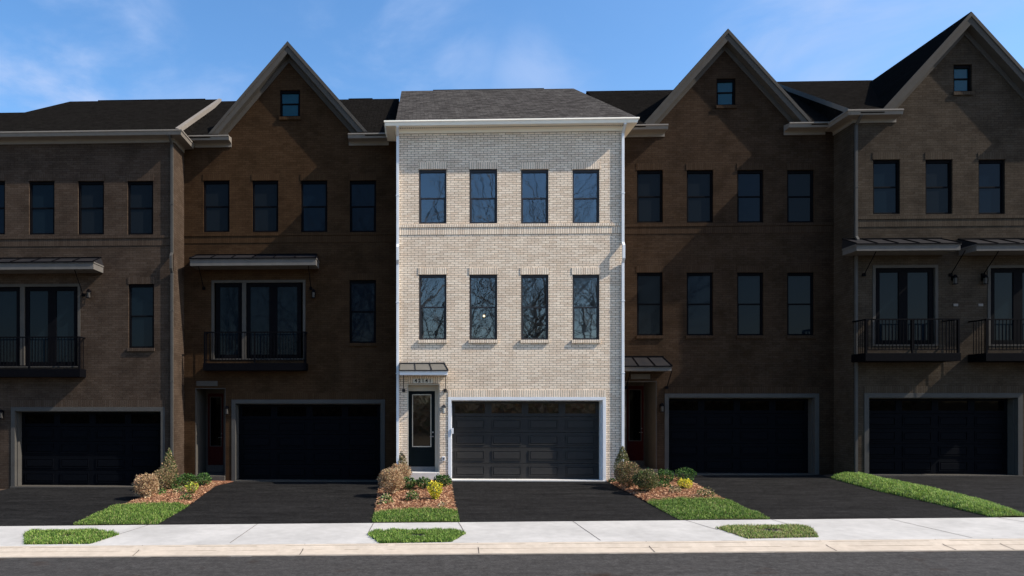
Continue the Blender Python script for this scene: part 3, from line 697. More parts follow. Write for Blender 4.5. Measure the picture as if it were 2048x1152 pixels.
def front_door(h, l, r, t, b, depth, doorl, doorr, doort, doorb, side, mat, zstep):
    """recessed entry: opening l..b in pixels, the door leaf in pixels on the back plane"""
    Y = h.Y; x0, x1, z0, z1 = prect(l, r, t, b, Y); z0 = h.zf; yb = Y + depth
    h.holes.append((x0, x1, z0 - .3, z1, depth))
    X0, X1, Z0, Z1 = prect(doorl, doorr, doort, doorb, yb)
    X0 = max(X0, x0 + .03); X1 = min(X1, x1 - .03)
    mb = MB(); e = .003
    mb.box(x0 + e, X0, yb - .03, yb + .05, zstep, z1 - e).box(X1, x1 - e, yb - .03, yb + .05, zstep, z1 - e).box(X0, X1, yb - .03, yb + .05, Z1, z1 - e)
    mb.box(x0 + e, x0 + .03, Y + .01, yb - .03, zstep, z1 - e).box(x1 - .03, x1 - e, Y + .01, yb - .03, zstep, z1 - e).box(x0 + .03, x1 - .03, Y + .01, yb - .03, z1 - .03, z1 - e)
    mb.build('door_frame', h.MD('beige_trim'), h.root, bevel=.004)
    mb = MB(); f = (X1 - X0) * .17; zg = lerp(Z0, Z1, .27)
    g0, g1, g2, g3 = X0 + f, X1 - f, zg, Z1 - (Z1 - Z0) * .055
    for q in ((X0, g0, Z0, Z1), (g1, X1, Z0, Z1), (g0, g1, Z0, g2), (g0, g1, g3, Z1)): mb.box(q[0] + .0, q[1] - .0, yb - .0, yb + .045, q[2], q[3])
    # moulded lower panel
    a, c, d, e2 = g0 + .02, g1 - .02, Z0 + .2, g2 - .14
    for (p, q, u, v) in ((a, c, d, d + .02), (a, c, e2 - .02, e2), (a, a + .02, d + .02, e2 - .02), (c - .02, c, d + .02, e2 - .02)): mb.box(p, q, yb - .01, yb + .001, u, v)
    dd = mb.build('front_door', mat, h.root)
    mb = MB(); w2 = .028
    for (p, q, u, v) in ((g0 - w2, g1 + w2, g2 - w2, g2), (g0 - w2, g1 + w2, g3, g3 + w2), (g0 - w2, g0, g2, g3), (g1, g1 + w2, g2, g3)): mb.box(p, q, yb - .018, yb + .02, u, v)
    mb.build('glass_surround', 'beige_trim' if not h.dark else 'beige_trim_d', dd)
    mb = MB(); mb.quad((g0, yb + .012, g2), (g1, yb + .012, g2), (g1, yb + .012, g3), (g0, yb + .012, g3)); mb.build('glass', 'glass_g' if not h.dark else 'glass_dg', dd)
    mb = MB(); hx_ = X1 - .07; hz = Z0 + 1.0
    mb.bar((hx_, yb, hz), (hx_, yb - .06, hz), .022, 10).bar((hx_, yb - .055, hz), (hx_ - .1, yb - .055, hz), .011, 8).bar((hx_, yb, hz + .14), (hx_, yb - .02, hz + .14), .026, 10)
    mb.build('handle', 'brass' if not h.dark else 'trim_d', dd)
    mb = MB(); mb.box(X0, X1, yb - .06, yb + .05, zstep, Z0 - .002); mb.build('door_sill', 'joint' if h.dark else 'metal_sill', h.root)
    mb = MB(); mb.box(x0 + .004, x1 - .004, Y - .12, yb + .05, h.zf - .2, zstep - .001); mb.build('stoop', 'stoop' if not h.dark else 'beige_trim_d', h.root, bevel=.008)
    return X0, X1
MAT['metal_sill'] = noisy('grey_sill', (.12, .125, .13), (.16, .165, .17), 5, .5, .4)
MAT['garage_inner'] = MAT['garage_d']
def belt(h, py, px):
    z = XZ(px, py, h.Y)[1]; Y = h.Y
    mb = MB(); mb.box(h.x0 - .0, h.x1 + .0, Y - .034, Y - .001, z - .09, z); mb.build('belt_course', 'soldier_' + h.k, h.root)
    mb = MB(); mb.box(h.x0 + .001, h.x1 - .001, Y - .014, Y - .0005, z - .33, z - .105); mb.build('belt_course', 'soldier_' + h.k, h.root)
def balcony(h, l, r, ytop, ydeck, ybot, depth, posts):
    Y = h.Y; yf = Y - depth; x0, x1 = fx(l, yf), fx(r, yf); c = (l + r) / 2
    zt = XZ(c, ytop, yf)[1]; zd = XZ(c, ydeck, yf)[1]; zb = XZ(c, ybot, yf)[1]
    mb = MB(); mb.box(x0, x1, yf, Y - .001, zb, zd); bo = mb.build('balcony', h.MD('black_iron'), h.root, bevel=.005)
    mb = MB()
    mb.box(x0 + .02, x1 - .02, yf + .02, yf + .06, zt - .04, zt).box(x0 + .02, x0 + .06, yf + .06, Y - .001, zt - .04, zt).box(x1 - .06, x1 - .02, yf + .06, Y - .001, zt - .04, zt)
    mb.box(x0 + .06, x1 - .06, yf + .03, yf + .05, zd + .09, zd + .12)
    for k in range(posts + 1):
        x = lerp(x0 + .045, x1 - .045, k / posts); mb.box(x - .025, x + .025, yf + .018, yf + .062, zd, zt - .041)
    n = int((x1 - x0) / .11)
    for k in range(n):
        x = lerp(x0 + .1, x1 - .1, k / (n - 1)); mb.box(x - .008, x + .008, yf + .032, yf + .048, zd + .12, zt - .04)
    for k in range(int(depth / .11) - 1):
        for xx in (x0 + .04, x1 - .04): mb.box(xx - .008, xx + .008, yf + .11 + k * .11, yf + .126 + k * .11, zd, zt - .04)
    mb.build('railing', h.MD('black_iron'), bo)
def patio_door(h, l, r, t, b, leaves):
    """white frame with dark glazed leaves; leaves = list of (l, r) in pixels"""
    Y = h.Y; x0, x1, z0, z1 = prect(l, r, t, b, Y); h.holes.append((x0, x1, z0, z1)); f = .09; e = .003
    mb = MB(); mb.box(x0 + e, x0 + f, Y - .015, Y + .11, z0 + e, z1 - e).box(x1 - f, x1 - e, Y - .015, Y + .11, z0 + e, z1 - e).box(x0 + f, x1 - f, Y - .015, Y + .11, z1 - f, z1 - e).box(x0 + f, x1 - f, Y - .015, Y + .11, z0 + e, z0 + .05)
    xs = [fx(a, Y) for lr in leaves for a in lr]
    for k in range(1, len(xs) - 1, 2):
        if xs[k + 1] - xs[k] > .03: mb.box(xs[k], xs[k + 1], Y + .0, Y + .11, z0 + .05, z1 - f)
    pd = mb.build('balcony_door', 'rake_d', h.root)
    for k in range(0, len(xs), 2):
        a, b_ = max(xs[k], x0 + f), min(xs[k + 1], x1 - f); c, d = z0 + .05, z1 - f; g = .14
        mb = MB(); mb.box(a, a + g, Y + .04, Y + .09, c, d).box(b_ - g, b_, Y + .04, Y + .09, c, d).box(a + g, b_ - g, Y + .04, Y + .09, d - g, d).box(a + g, b_ - g, Y + .04, Y + .09, c, c + g)
        mb.build('door_leaf', h.MD('black_frame'), pd)
        mb = MB(); mb.quad((a + g, Y + .07, c + g), (b_ - g, Y + .07, c + g), (b_ - g, Y + .07, d - g), (a + g, Y + .07, d - g)); mb.build('pane', 'glass_d', pd)
def gable_roof(h, pc, pt, footl, footr, yfoot, overh=.3, yback=5.4):
    """steep front gable: peak pixel (pc, pt), feet pixels; rake boards, soffits, roof slabs"""
    Y = h.Y; yf = Y - overh
    xc, zp = XZ(pc, pt, yf); xl, zl = XZ(footl, yfoot, yf); xr, zr = XZ(footr, yfoot, yf); z0 = (zl + zr) / 2
    th = .10
    for xe, nm in ((xl, 0), (xr, 1)):
        roof_quad(h, [(xe, yf, z0), (xc, yf, zp), (xc, yback, zp), (xe, yback, z0)] if nm == 0 else [(xc, yf, zp), (xe, yf, z0), (xe, yback, z0), (xc, yback, zp)], .06)
        # rake board under the slab, crown strip and frieze
        mb = MB(); s = 1 if nm == 0 else -1; dv = .06
        def rk(y0, y1, d0, d1, mm=0):
            # band between vertical offsets d0, d1 below the roof line
            i = len(mb.v)
            pe = [(xe, z0), (xc, zp)]
            for y in (y0, y1):
                sl_ = (zp - z0) / abs(xc - xe)
                for q_, (x, z) in enumerate(pe):
                    for d_ in (d0, d1): mb.v.append((x + s * d_ / sl_, y, z) if q_ == 0 else (x, y, z - d_))
            # verts: y0:(e-d0,e-d1,c-d0,c-d1) y1: same +4
            for f in ((0, 1, 3, 2), (4, 6, 7, 5), (0, 2, 6, 4), (1, 5, 7, 3), (0, 4, 5, 1), (2, 3, 7, 6)): mb.f.append(tuple(i + q for q in f)); mb.m.append(mm)
        rk(yf - .03, yf, .02, .16); rk(yf, yf + .03, .065, .40); rk(yf + .03, Y - .002, .37, .40); rk(Y - .04, Y - .002, .40, .60)
        mb.build('rake_board', 'rake_d', h.root)
    return xl, xc, xr, zp, z0

# ------------------------------------------------------------------ the five (six) houses
BX = [-22.0, -14.7, -7.37, 0.0, 7.333, 14.60, 21.9]
RY = 5.3         # ridge line of the row
def zpix(px, py, Y): return XZ(px, py, Y)[1]

def main_roof(h, x0, x1, ze, zr, xl, xr, yf=.72):
    # long slope either side of the gable; behind the gable it starts at the wall
    yw = h.Y + .06; xm = (xl + xr) / 2
    for a, b, q in ((x0, xl + .1, yf), (xl + .1, xm, yw), (xm, xr - .1, yw), (xr - .1, x1, yf)):
        zr_ = zr((a + b) / 2); zq = ze + (zr_ - ze) * (q - yf) / (RY - yf)
        roof_quad(h, [(a, q, zq), (b, q, zq), (b, RY, zr_), (a, RY, zr_)])
# --- pale centre house
c = House('c', 'townhouse', 'three-storey townhouse of pale whitewashed brick with black garage door, numbered 42141', 0.0, 7.333, 0.0, 0.0, 11.61, False)
BU = {0: (0, .46, 0, .5, 'slat_panel'), 1: (0, 1, .02, .98, 'slat_panel'), 3: (0, .5, 0, .98, 'slat_panel')}; BL = {2: (0, .5, .02, .98, 'slat_panel'), 3: (0, 1, .02, .98, 'blind'), 1: (0, .45, .02, .5, 'slat_panel')}  # grey slatted panels, added so parts of these panes look paler
for i, (l, r) in enumerate(((838, 893), (939, 994.5), (1042, 1097), (1145, 1199))):
    c.window(l, r, 338.5, 447, sill=False, rail=.53, blind=BU.get(i))
    c.window(l, r, 549, 679.5, rail=.5, blind=BL.get(i))
c.garage(896, 1212, 794, 961, .105)
DX = front_door(c, 814.5, 879.5, 768, 961, .45, 817, 870, 782, 933, 1, 'door_c', .27)
c.finish_walls(11.45)
belt(c, 448, 1020)
cornice(c, 0.0, 7.333, 0.0, 11.61, left=1.05, right=1.05)
downspout(c, .035, 0, 0, 11.6, 11.6); downspout(c, 7.30, 0, .02, 11.6, 11.6)
xr0, zr0 = XZ(803, 181, RY); xr1, zr1 = XZ(1147, 178, RY)
zrg = (zr0 + zr1) / 2
e0 = (-.02, -.37, 11.63); e1 = (7.66, -.37, 11.63)
mb = MB(); mb.quad(e0, e1, (xr1, RY, zrg), (xr0, RY, zrg)); mb.quad(e1, (7.66, RY * 2, 11.63), (xr1, RY, zrg)); mb.quad((7.66, RY * 2 + .3, 11.63), (-.02, RY * 2 + .3, 11.63), (xr0, RY, zrg), (xr1, RY, zrg))
mb.quad(e0, (xr0, RY, zrg), (-.02, RY * 2 + .3, 11.63))
mb.build('roof', 'roof_c', c.root)
mb = MB(); xa, xb = fx(866, RY), fx(1088, RY); mb.box(xa, xb, RY + .0, RY + .2, zrg - .05, zrg + .035); mb.build('ridge_vent', 'black_iron', c.root)
canopy(c, 799, 895.5, 727, 740.5, 750, .62, 3, [(807.5, 781), (890.5, 781)])
lamp(c, 887.5, 818)
# number plaque and soldier course above the door
x0, x1, z0, z1 = prect(815, 879, 753, 767, 0); mb = MB(); mb.box(x0, x1, -.014, .03, z0 + .005, z1); mb.build('lintel', 'soldier_c', c.root)
x0, x1, z0, z1 = prect(826, 866, 757, 766.5, -.03); mb = MB(); mb.box(x0, x1, -.032, -.016, z0, z1); pl = mb.build('number_plaque', 'plaque', c.root, bevel=.003)
fc = bpy.data.curves.new('t', 'FONT'); fc.body = '42141'; fc.size = .165; fc.align_x = 'CENTER'; fc.align_y = 'CENTER'; fc.extrude = .004; fc.space_character = 1.42; fc.offset = .0045
fo = bpy.data.objects.new('t', fc); col.objects.link(fo); bpy.context.view_layer.update()
me = bpy.data.meshes.new_from_object(fo.evaluated_get(bpy.context.evaluated_depsgraph_get())); bpy.data.objects.remove(fo)
from mathutils import Matrix
me.transform(Matrix.Translation(((x0 + x1) / 2, -.036, (z0 + z1) / 2)) @ Matrix.Rotation(R(90), 4, 'X')); me.materials.clear(); me.materials.append(MAT['ink'])
no_ = bpy.data.objects.new('house_number', me); col.objects.link(no_); no_.parent = pl
# outlet box, keypad, pendant
x, z = XZ(887.5, 917, 0); mb = MB(); mb.box(x - .05, x + .05, -.03, -.001, z - .07, z + .07); ob = mb.build('outlet_cover', 'spout_c', c.root, bevel=.006)
mb = MB(); mb.box(x - .025, x + .025, -.036, -.031, z - .035, z + .035); mb.build('socket', 'joint', ob)
x, z = XZ(905, 862, -.02); mb = MB(); mb.box(x - .035, x + .03, -.05, -.021, z - .09, z + .09); mb.build('keypad', 'spout_c', c.root, bevel=.005)
x, z = XZ(968, 632, 1.2); mb = MB(); mb.bar((x, 1.2, z - .03), (x, 1.2, z + .03), .03, 10); mb.build('pendant_bulb', 'bulb', c.root)
mb = MB(); mb.bar((x, 1.2, z + .05), (x, 1.2, z + 1.35), .006, 5); mb.build('pendant_cord', 'ink', c.root)

# --- recessed houses with steep gables, dimmed through their colours
def recessed(key, label, x0, x1, zf, ze, gab, attic, wins, grect, gfw):
    h = House(key, 'townhouse', label, x0, x1, 1.1, zf, ze, True)
    return h
l1 = House('l1', 'townhouse', 'dimmed brown brick townhouse with steep gable, directly left of the pale house', -7.37, 0.0, 1.1, -.17, 11.5, True)
for l, r in ((407, 459), (504.5, 556.5), (602, 654.5), (699.5, 752)): l1.window(l, r, 361, 464, sill=False)
l1.window(699, 752, 560, 686)
l1.garage(463, 770, 799, 963, .14)
front_door(l1, 390, 451, 776, 958, 1.3, 416, 447, 787, 930, 1, 'door_d', .02)
patio_door(l1, 423, 611, 560, 720, [(431, 484), (492, 546), (546, 602)])
belt(l1, 466, 580)
xl, xc, xr, zp, z0 = gable_roof(l1, 575, 82, 416, 736, 266)
aw = prect(560, 600, 180, 234, 1.1); sv = l1.holes; l1.window(560, 600, 180, 234, attic=True, lintel=False)
l1.holes.pop()
zt = 11.5
gw = (zp - .5 - zt)
sl = (zp - z0) / (xr - xc)
zpw = zp - .42; l1.finish_walls(11.5, (xc - (zpw - 11.5) / sl, xc, xc + (zpw - 11.5) / sl, zpw, aw))
mid = 11.55
cornice(l1, -7.34, fx(458, .75), 1.1, 11.62); cornice(l1, fx(696, .75), -.30, 1.1, 11.62)
zl1 = zpix(740, 198, RY)
main_roof(l1, -7.33, -.03, 11.66, lambda x: zl1, xl, xr); roof_quad(l1, [(-7.33, RY, zl1), (-.03, RY, zl1), (-.03, 11, 11.2), (-7.33, 11, 11.2)])
mb = MB(); mb.box(fx(697, RY), fx(745, RY), RY + .0, RY + .2, zl1 - .05, zl1 + .035); mb.build('ridge_vent', 'black_iron_d', l1.root)
canopy(l1, 380, 632, 510, 516, 531, .75, 6, [(408, 577), (622, 577)])
balcony(l1, 406, 612, 663, 726, 741, .45, 2)
lamp(l1, 628, 588); lamp(l1, 455, 820)
x0, x1, z0_, z1_ = prect(393, 435, 762, 772, 1.09); mb = MB(); mb.box(x0, x1, 1.075, 1.095, z0_, z1_); mb.build('number_plaque', 'rake_d', l1.root)

r1 = House('r1', 'townhouse', 'dimmed brown brick townhouse with steep gable, directly right of the pale house', 7.333, 14.60, 1.1, .11, 11.75, True)
for l, r in ((1274, 1326), (1373.5, 1426.5), (1474.5, 1527), (1574.5, 1628)):
    r1.window(l, r, 340, 445, sill=False); r1.window(l, r, 545, 671)
r1.garage(1329, 1638, 787, 950, .14)
front_door(r1, 1250, 1314, 762, 945, 1.3, 1253, 1287, 772, 921, 1, 'door_d', .30)
belt(r1, 447, 1450)
xl, xc, xr, zp, z0 = gable_roof(r1, 1456, 57, 1284, 1627, 247)
aw = prect(1433, 1471, 157, 211, 1.1); r1.window(1433, 1471, 157, 211, attic=True, lintel=False); r1.holes.pop()
sl = (zp - z0) / (xr - xc); zpw = zp - .42; r1.finish_walls(11.62, (xc - (zpw - 11.62) / sl, xc, xc + (zpw - 11.62) / sl, zpw, aw))
cornice(r1, 7.64, fx(1336, .75), 1.1, 11.79); cornice(r1, fx(1578, .75), 14.31, 1.1, 11.79)
zr_a = zpix(1250, 181, RY); zr_b = zpix(1650, 161, RY)
main_roof(r1, 7.37, 14.57, 11.83, lambda x: zr_a if x < 11 else zr_b, xl, xr); roof_quad(r1, [(7.37, RY, zr_a), (14.57, RY, zr_a), (14.57, 11, 11.3), (7.37, 11, 11.3)])
canopy(r1, 1244, 1343, 714, 732, 742, .62, 3, [(1252, 775), (1333, 775)])
lamp(r1, 1322, 815)
x0, x1, z0_, z1_ = prect(1262, 1300, 748, 758, 1.09); mb = MB(); mb.box(x0, x1, 1.075, 1.095, z0_, z1_); mb.build('number_plaque', 'rake_d', r1.root)

# --- forward houses, dimmed through their colours
l2 = House('l2', 'townhouse', 'dim grey-brown brick townhouse at the left edge with flat eaves and wide balcony door', -14.7, -7.37, 0.0, -.27, 11.42, True)
for l, r in ((-41, 10), (58, 109), (156, 208), (255, 306.5)): l2.window(l, r, 362, 469, sill=False)
l2.window(257, 308, 568, 696)
l2.garage(22, 330, 814, 975, .14)
patio_door(l2, -28, 161, 568, 735, [(-20, 40), (49, 103), (103, 155)])
l2.finish_walls(11.25)
belt(l2, 472, 180)
cornice(l2, -14.7, -7.37, 0, 11.42, left=1.05, right=1.05)
downspout(l2, -7.41, 0, -.27, 11.4, 11.42)
xe = fx(140, RY); zl2 = zpix(200, 202, RY)
mb = MB(); q0, q1 = (-14.98, -.37, 11.44), (-7.10, -.37, 11.44)
mb.quad(q0, q1, (-7.2, RY, zl2), (xe, RY, zl2)); mb.quad(q0, (xe, RY, zl2), (-14.98, RY * 2, 11.44)); mb.quad(q1, (-7.10, RY * 2, 11.44), (-7.2, RY, zl2)); mb.quad((xe, RY, zl2), (-7.2, RY, zl2), (-7.1, RY * 2, 11.44), (-14.98, RY * 2, 11.44))
mb.build('roof', 'roof_d', l2.root)
mb = MB(); mb.quad((-7.08, -.37, 11.455), (-7.08, -.37, 11.29), (-7.18, RY, zl2 - .16), (-7.18, RY, zl2 + .01)); mb.quad((-7.08, -.37, 11.455), (-7.18, RY, zl2 + .01), (-7.30, RY, zl2 + .03), (-7.20, -.37, 11.475)); mb.build('rake_board', 'trim_d', l2.root)
mb = MB(); mb.box(fx(196, RY), fx(410, RY), RY + .0, RY + .2, zl2 - .05, zl2 + .035); mb.build('ridge_vent', 'black_iron_d', l2.root)
canopy(l2, -60, 187, 517, 524, 539, .75, 6, [(167, 590)])
balcony(l2, -45, 160, 673, 738, 754, .45, 2)
lamp(l2, 180, 588); lamp(l2, 6, 828)

r2 = House('r2', 'townhouse', 'dim grey-brown brick townhouse at the right edge with gable and two balconies', 14.60, 21.9, 0.0, .21, 11.76, True)
for l, r in ((1746, 1800), (1851, 1905), (1957, 2010), (2062, 2116)): r2.window(l, r, 319, 428, sill=False)
r2.garage(1728, 2045, 786, 952, .15)
patio_door(r2, 1745, 1876, 530, 692, [(1752, 1808), (1808, 1868)]); patio_door(r2, 1975, 2106, 530, 692, [(1982, 2038), (2038, 2098)])
belt(r2, 432, 1880)
xl, xc, xr, zp, z0 = gable_roof(r2, 1942, 23, 1760, 2120, 220)
aw = prect(1907, 1944, 129, 184, 0); r2.window(1907, 1944, 129, 184, attic=True, lintel=False); r2.holes.pop()
sl = (zp - z0) / (xr - xc); zpw = zp - .42; r2.finish_walls(11.62, (xc - (zpw - 11.62) / sl, xc, xc + (zpw - 11.62) / sl, zpw, aw))
cornice(r2, 14.60, fx(1806, -.35), 0, 11.76, left=1.1); cornice(r2, fx(2075, -.35), 21.9, 0, 11.76, right=1.1)
downspout(r2, 14.66, 0, .21, 11.7, 11.76)
zr2 = zpix(1700, 161, RY)
mb = MB(); q0, q1 = (14.32, -.37, 11.78), (22.2, -.37, 11.78)
main_roof(r2, 14.62, 22.2, 11.78, lambda x: zr2, xl, xr, -.37); mb.quad(q0, (14.62, -.37, 11.78), (14.62, RY, zr2)); mb.quad(q0, (14.62, RY, zr2), (14.32, RY * 2, 11.78)); mb.quad((14.62, RY, zr2), (22.2, RY, zr2), (22.2, RY * 2, 11.78), (14.32, RY * 2, 11.78)); mb.build('roof', 'roof_d', r2.root)
mb = MB(); mb.quad((14.30, -.37, 11.79), (14.60, RY, zr2 + .01), (14.60, RY, zr2 - .16), (14.30, -.37, 11.62)); mb.build('rake_board', 'trim_d', r2.root)
canopy(r2, 1713, 1921, 478, 487, 501, .75, 5, [(1727, 550), (1900, 550)]); canopy(r2, 1953, 2165, 478, 487, 501, .75, 5, [(1965, 550)])
balcony(r2, 1731, 1922, 637, 706, 722, .75, 2); balcony(r2, 1972, 2160, 637, 706, 722, .75, 2)
lamp(r2, 1905, 560); lamp(r2, 1965, 560)
for px in (1911, 1961):
    x, z = XZ(px, 610, 0); mb = MB(); mb.box(x - .07, x + .07, -.02, -.001, z - .04, z + .04); mb.build('vent_cover', 'trim_d', r2.root)

l3 = House('l2', 'townhouse', 'dim brick townhouse beyond the left edge, only its roof showing low at far left', -22.0, -14.7, 1.1, -.4, 11.3, True)
l3.finish_walls(11.2)
zl3 = zpix(30, 225, RY)
cornice(l3, -22, -15.0, 1.1, 11.35)
roof_quad(l3, [(-22.2, .72, 11.38), (-14.72, .72, 11.38), (-14.72, RY, zl3), (-22.2, RY, zl3)]); roof_quad(l3, [(-22.2, RY, zl3), (-12.5, RY, zl3), (-12.5, 11, 11.0), (-22.2, 11, 11.0)])

# ------------------------------------------------------------------ shrubs
def shrub(px, pbase, wpx, hpx, name, label, mats, bi, shape='round', leafsz=.035, n=900, group=None, weights=None, fine=False, cat='shrub', dy=0):
    x, y = gp(px, pbase); y += dy; k = y + DIST
    zf = BZ[bi]; z = zf(x, y) - .01; rx = wpx * k / FPX / 2; hh = hpx * k / FPX
    t = empty(name, (x, y, z), label, cat, group)
    rnd = random.Random(int(px * 31 + pbase))
    mb = MB(); 
    for _ in range(n):
        while True:
            u, v, w_ = rnd.uniform(-1, 1), rnd.uniform(-1, 1), rnd.uniform(-1, 1); rr = math.sqrt(u * u + v * v + w_ * w_)
            if .25 < rr < 1: break
        s = (.55 + .45 * rnd.random() ** .6) / rr if rnd.random() < .8 else 1
        u, v, w_ = u * s, v * s, w_ * s
        ns = 1 + .22 * noise.noise(Vector((u * 2.2 + px, v * 2.2, w_ * 2.2)))
        if shape == 'cone':
            f = (1 - (w_ + 1) / 2); wd = (f ** .55) * 1.1 + .02 if f < .85 else 1.0 * (1 - (f - .85) * 2)
            X_, Y_, Z_ = u * wd * rx * ns * 1.0, v * wd * rx * ns, (w_ + 1) / 2 * hh
        elif shape == 'low':
            X_, Y_, Z_ = u * rx * ns, v * rx * ns * .9, abs(w_) * hh * ns
        elif shape == 'spray':
            f = (w_ + 1) / 2; X_, Y_, Z_ = u * rx * (.35 + .75 * f) * ns, v * rx * (.35 + .75 * f) * ns, f * hh * ns
        else:
            X_, Y_, Z_ = u * rx * ns, v * rx * ns, hh * .54 + w_ * hh * .46 * ns
        c0 = Vector((x + X_, y + Y_, z + Z_ + .01)); lz = leafsz * rnd.uniform(.6, 1.3)
        d1 = Vector((rnd.gauss(u, .7), rnd.gauss(v, .7), rnd.gauss(w_ * .6 + .4, .6))).normalized(); d2 = d1.cross(Vector((rnd.gauss(0, 1), rnd.gauss(0, 1), rnd.gauss(0, 1)))).normalized() * lz * (.22 if fine else .42)
        m = rnd.choices(range(len(mats)), weights)[0]
        mb.quad(c0, c0 + d1 * lz * .5 + d2, c0 + d1 * lz, c0 + d1 * lz * .5 - d2, m=m)
    mb.build('foliage', [L[q] for q in mats], t)
    mb = MB()
    for k_ in range(9 if shape != 'low' else 5):
        a = rnd.uniform(0, 6.28); q = rnd.uniform(.3, .8); r_ = .006 + .004 * rnd.random()
        if shape == 'cone': e_ = Vector((x + .2 * rx * math.cos(a), y + .2 * rx * math.sin(a), z + hh * rnd.uniform(.5, .92)))
        else: e_ = Vector((x + q * rx * math.cos(a), y + q * rx * math.sin(a), z + hh * rnd.uniform(.45, .8)))
        s_ = Vector((x + .04 * math.cos(a), y + .04 * math.sin(a), z - .03)); m_ = s_.lerp(e_, .5) + Vector((rnd.uniform(-.03, .03), rnd.uniform(-.03, .03), .03))
        mb.bar(s_, m_, r_ * 1.4, 5, r2=r_).bar(m_, e_, r_, 5, r2=r_ * .5)
    mb.build('stem', 'twig', t)
    return t
TAN = (['tan', 'straw', 'rust', 'olive_pale'], [4, 3, 2, 1])
OLV = (['olive', 'olive_pale', 'tan', 'brown_green'], [3, 2, 2, 3])
GRN = (['green', 'green_dark', 'green_light'], [4, 4, 2])
YEL = (['yellow', 'lime', 'green_light'], [5, 2, 1])
g1, g2, g3 = 'clipped shrubs in the planting beds', 'low green shrubs in the beds', 'small plants in the mulch'
# middle bed
S = shrub
S(804, 967, 30, 64, 'conical_shrub', 'small cone-shaped shrub in front of the pale house left corner', *[OLV[0]], 1, 'cone', .05, 1600, g1, OLV[1])
S(800, 975, 44, 44, 'dried_shrub', 'rear bronze-tinted shrub at the pale house left corner below its cone shrub', TAN[0], 1, 'round', .06, 2200, g1, TAN[1], True)
S(782, 992, 50, 52, 'dried_shrub', 'tan dried round shrub at the left edge of the middle bed', TAN[0], 1, 'round', .06, 3600, g1, [5, 4, 2, 1], True)
S(817, 983, 30, 24, 'green_shrub', 'left one of three dark green shrubs below the stoop', GRN[0], 1, 'round', .05, 600, g2, GRN[1])
S(847, 982, 30, 22, 'green_shrub', 'middle one of three dark green shrubs below the stoop', GRN[0], 1, 'round', .05, 560, g2, GRN[1])
S(885, 976, 34, 24, 'green_shrub', 'dark green shrub at the left foot of the black garage door', GRN[0], 1, 'round', .055, 700, g2, GRN[1])
S(870, 1003, 36, 36, 'flowering_shrub', 'bright yellow flowering shrub in the middle bed', ['yellow', 'lime', 'green_light', 'green'], 1, 'spray', .045, 900, g3, [6, 2, 1, 1])
S(771, 1010, 28, 20, 'small_plant', 'small leafy plant below the tan dried shrub in the middle bed', ['green', 'straw', 'green_light'], 1, 'low', .06, 200, g3, [4, 3, 2])
S(825, 1005, 28, 20, 'small_plant', 'small green plant in the centre of the middle bed mulch', ['green', 'green_light', 'straw'], 1, 'low', .06, 220, g3, [4, 3, 2])
S(884, 1017, 20, 9, 'small_plant', 'tiny sprawling plant at the front right of the middle bed', ['straw', 'green'], 1, 'low', .05, 60, g3, [3, 1])
# left bed
S(338, 982, 40, 82, 'conical_shrub', 'tall cone-shaped shrub in the leftmost planting bed', ['olive', 'olive_pale', 'green', 'tan'], 0, 'cone', .045, 1900, g1, [3, 3, 2, 2])
S(327, 985, 44, 46, 'dried_shrub', 'brown-green shrub in front of the tall cone shrub in the leftmost bed', OLV[0], 0, 'round', .055, 2400, g1, [1, 3, 4, 1], True)
S(292, 998, 48, 48, 'dried_shrub', 'tan dried round shrub at the left edge of the leftmost bed', TAN[0], 0, 'round', .06, 3600, g1, [5, 4, 2, 1], True)
S(345, 983, 32, 28, 'green_shrub', 'dark green shrub between the brown shrub and others in the leftmost bed', GRN[0], 0, 'round', .05, 650, g2, GRN[1])
S(374, 978, 36, 26, 'green_shrub', 'broad dark green shrub in the middle of the leftmost bed', GRN[0], 0, 'round', .05, 750, g2, GRN[1])
S(406, 975, 32, 25, 'green_shrub', 'rounded green shrub at the right end of the leftmost bed', ['green', 'green_light', 'green_dark'], 0, 'round', .05, 700, g2, [4, 3, 3])
S(384, 992, 34, 26, 'flowering_shrub', 'yellow-green feathery plant in the leftmost bed', ['lime', 'yellow', 'green_light', 'green'], 0, 'spray', .045, 420, g3, [5, 2, 3, 2])
S(358, 990, 26, 14, 'small_plant', 'low yellowish plant left of the feathery plant in the leftmost bed', ['straw', 'green_light', 'green'], 0, 'low', .05, 160, g3, [3, 2, 2])
S(324, 993, 20, 12, 'small_plant', 'tiny green plant beside the tan dried shrub in the leftmost bed', ['green', 'green_light', 'straw'], 0, 'low', .05, 100, g3, [3, 2, 1])
S(372, 1003, 24, 12, 'small_plant', 'small dark green plant at the front of the leftmost bed', ['green', 'green_dark', 'green_light'], 0, 'low', .05, 130, g3, [4, 2, 2])
S(296, 1000, 18, 16, 'dry_grass_tuft', 'straw tuft at the foot of the tan shrub in the leftmost bed', ['straw', 'tan'], 0, 'spray', .08, 90, g3, [3, 1], True, 'plant')
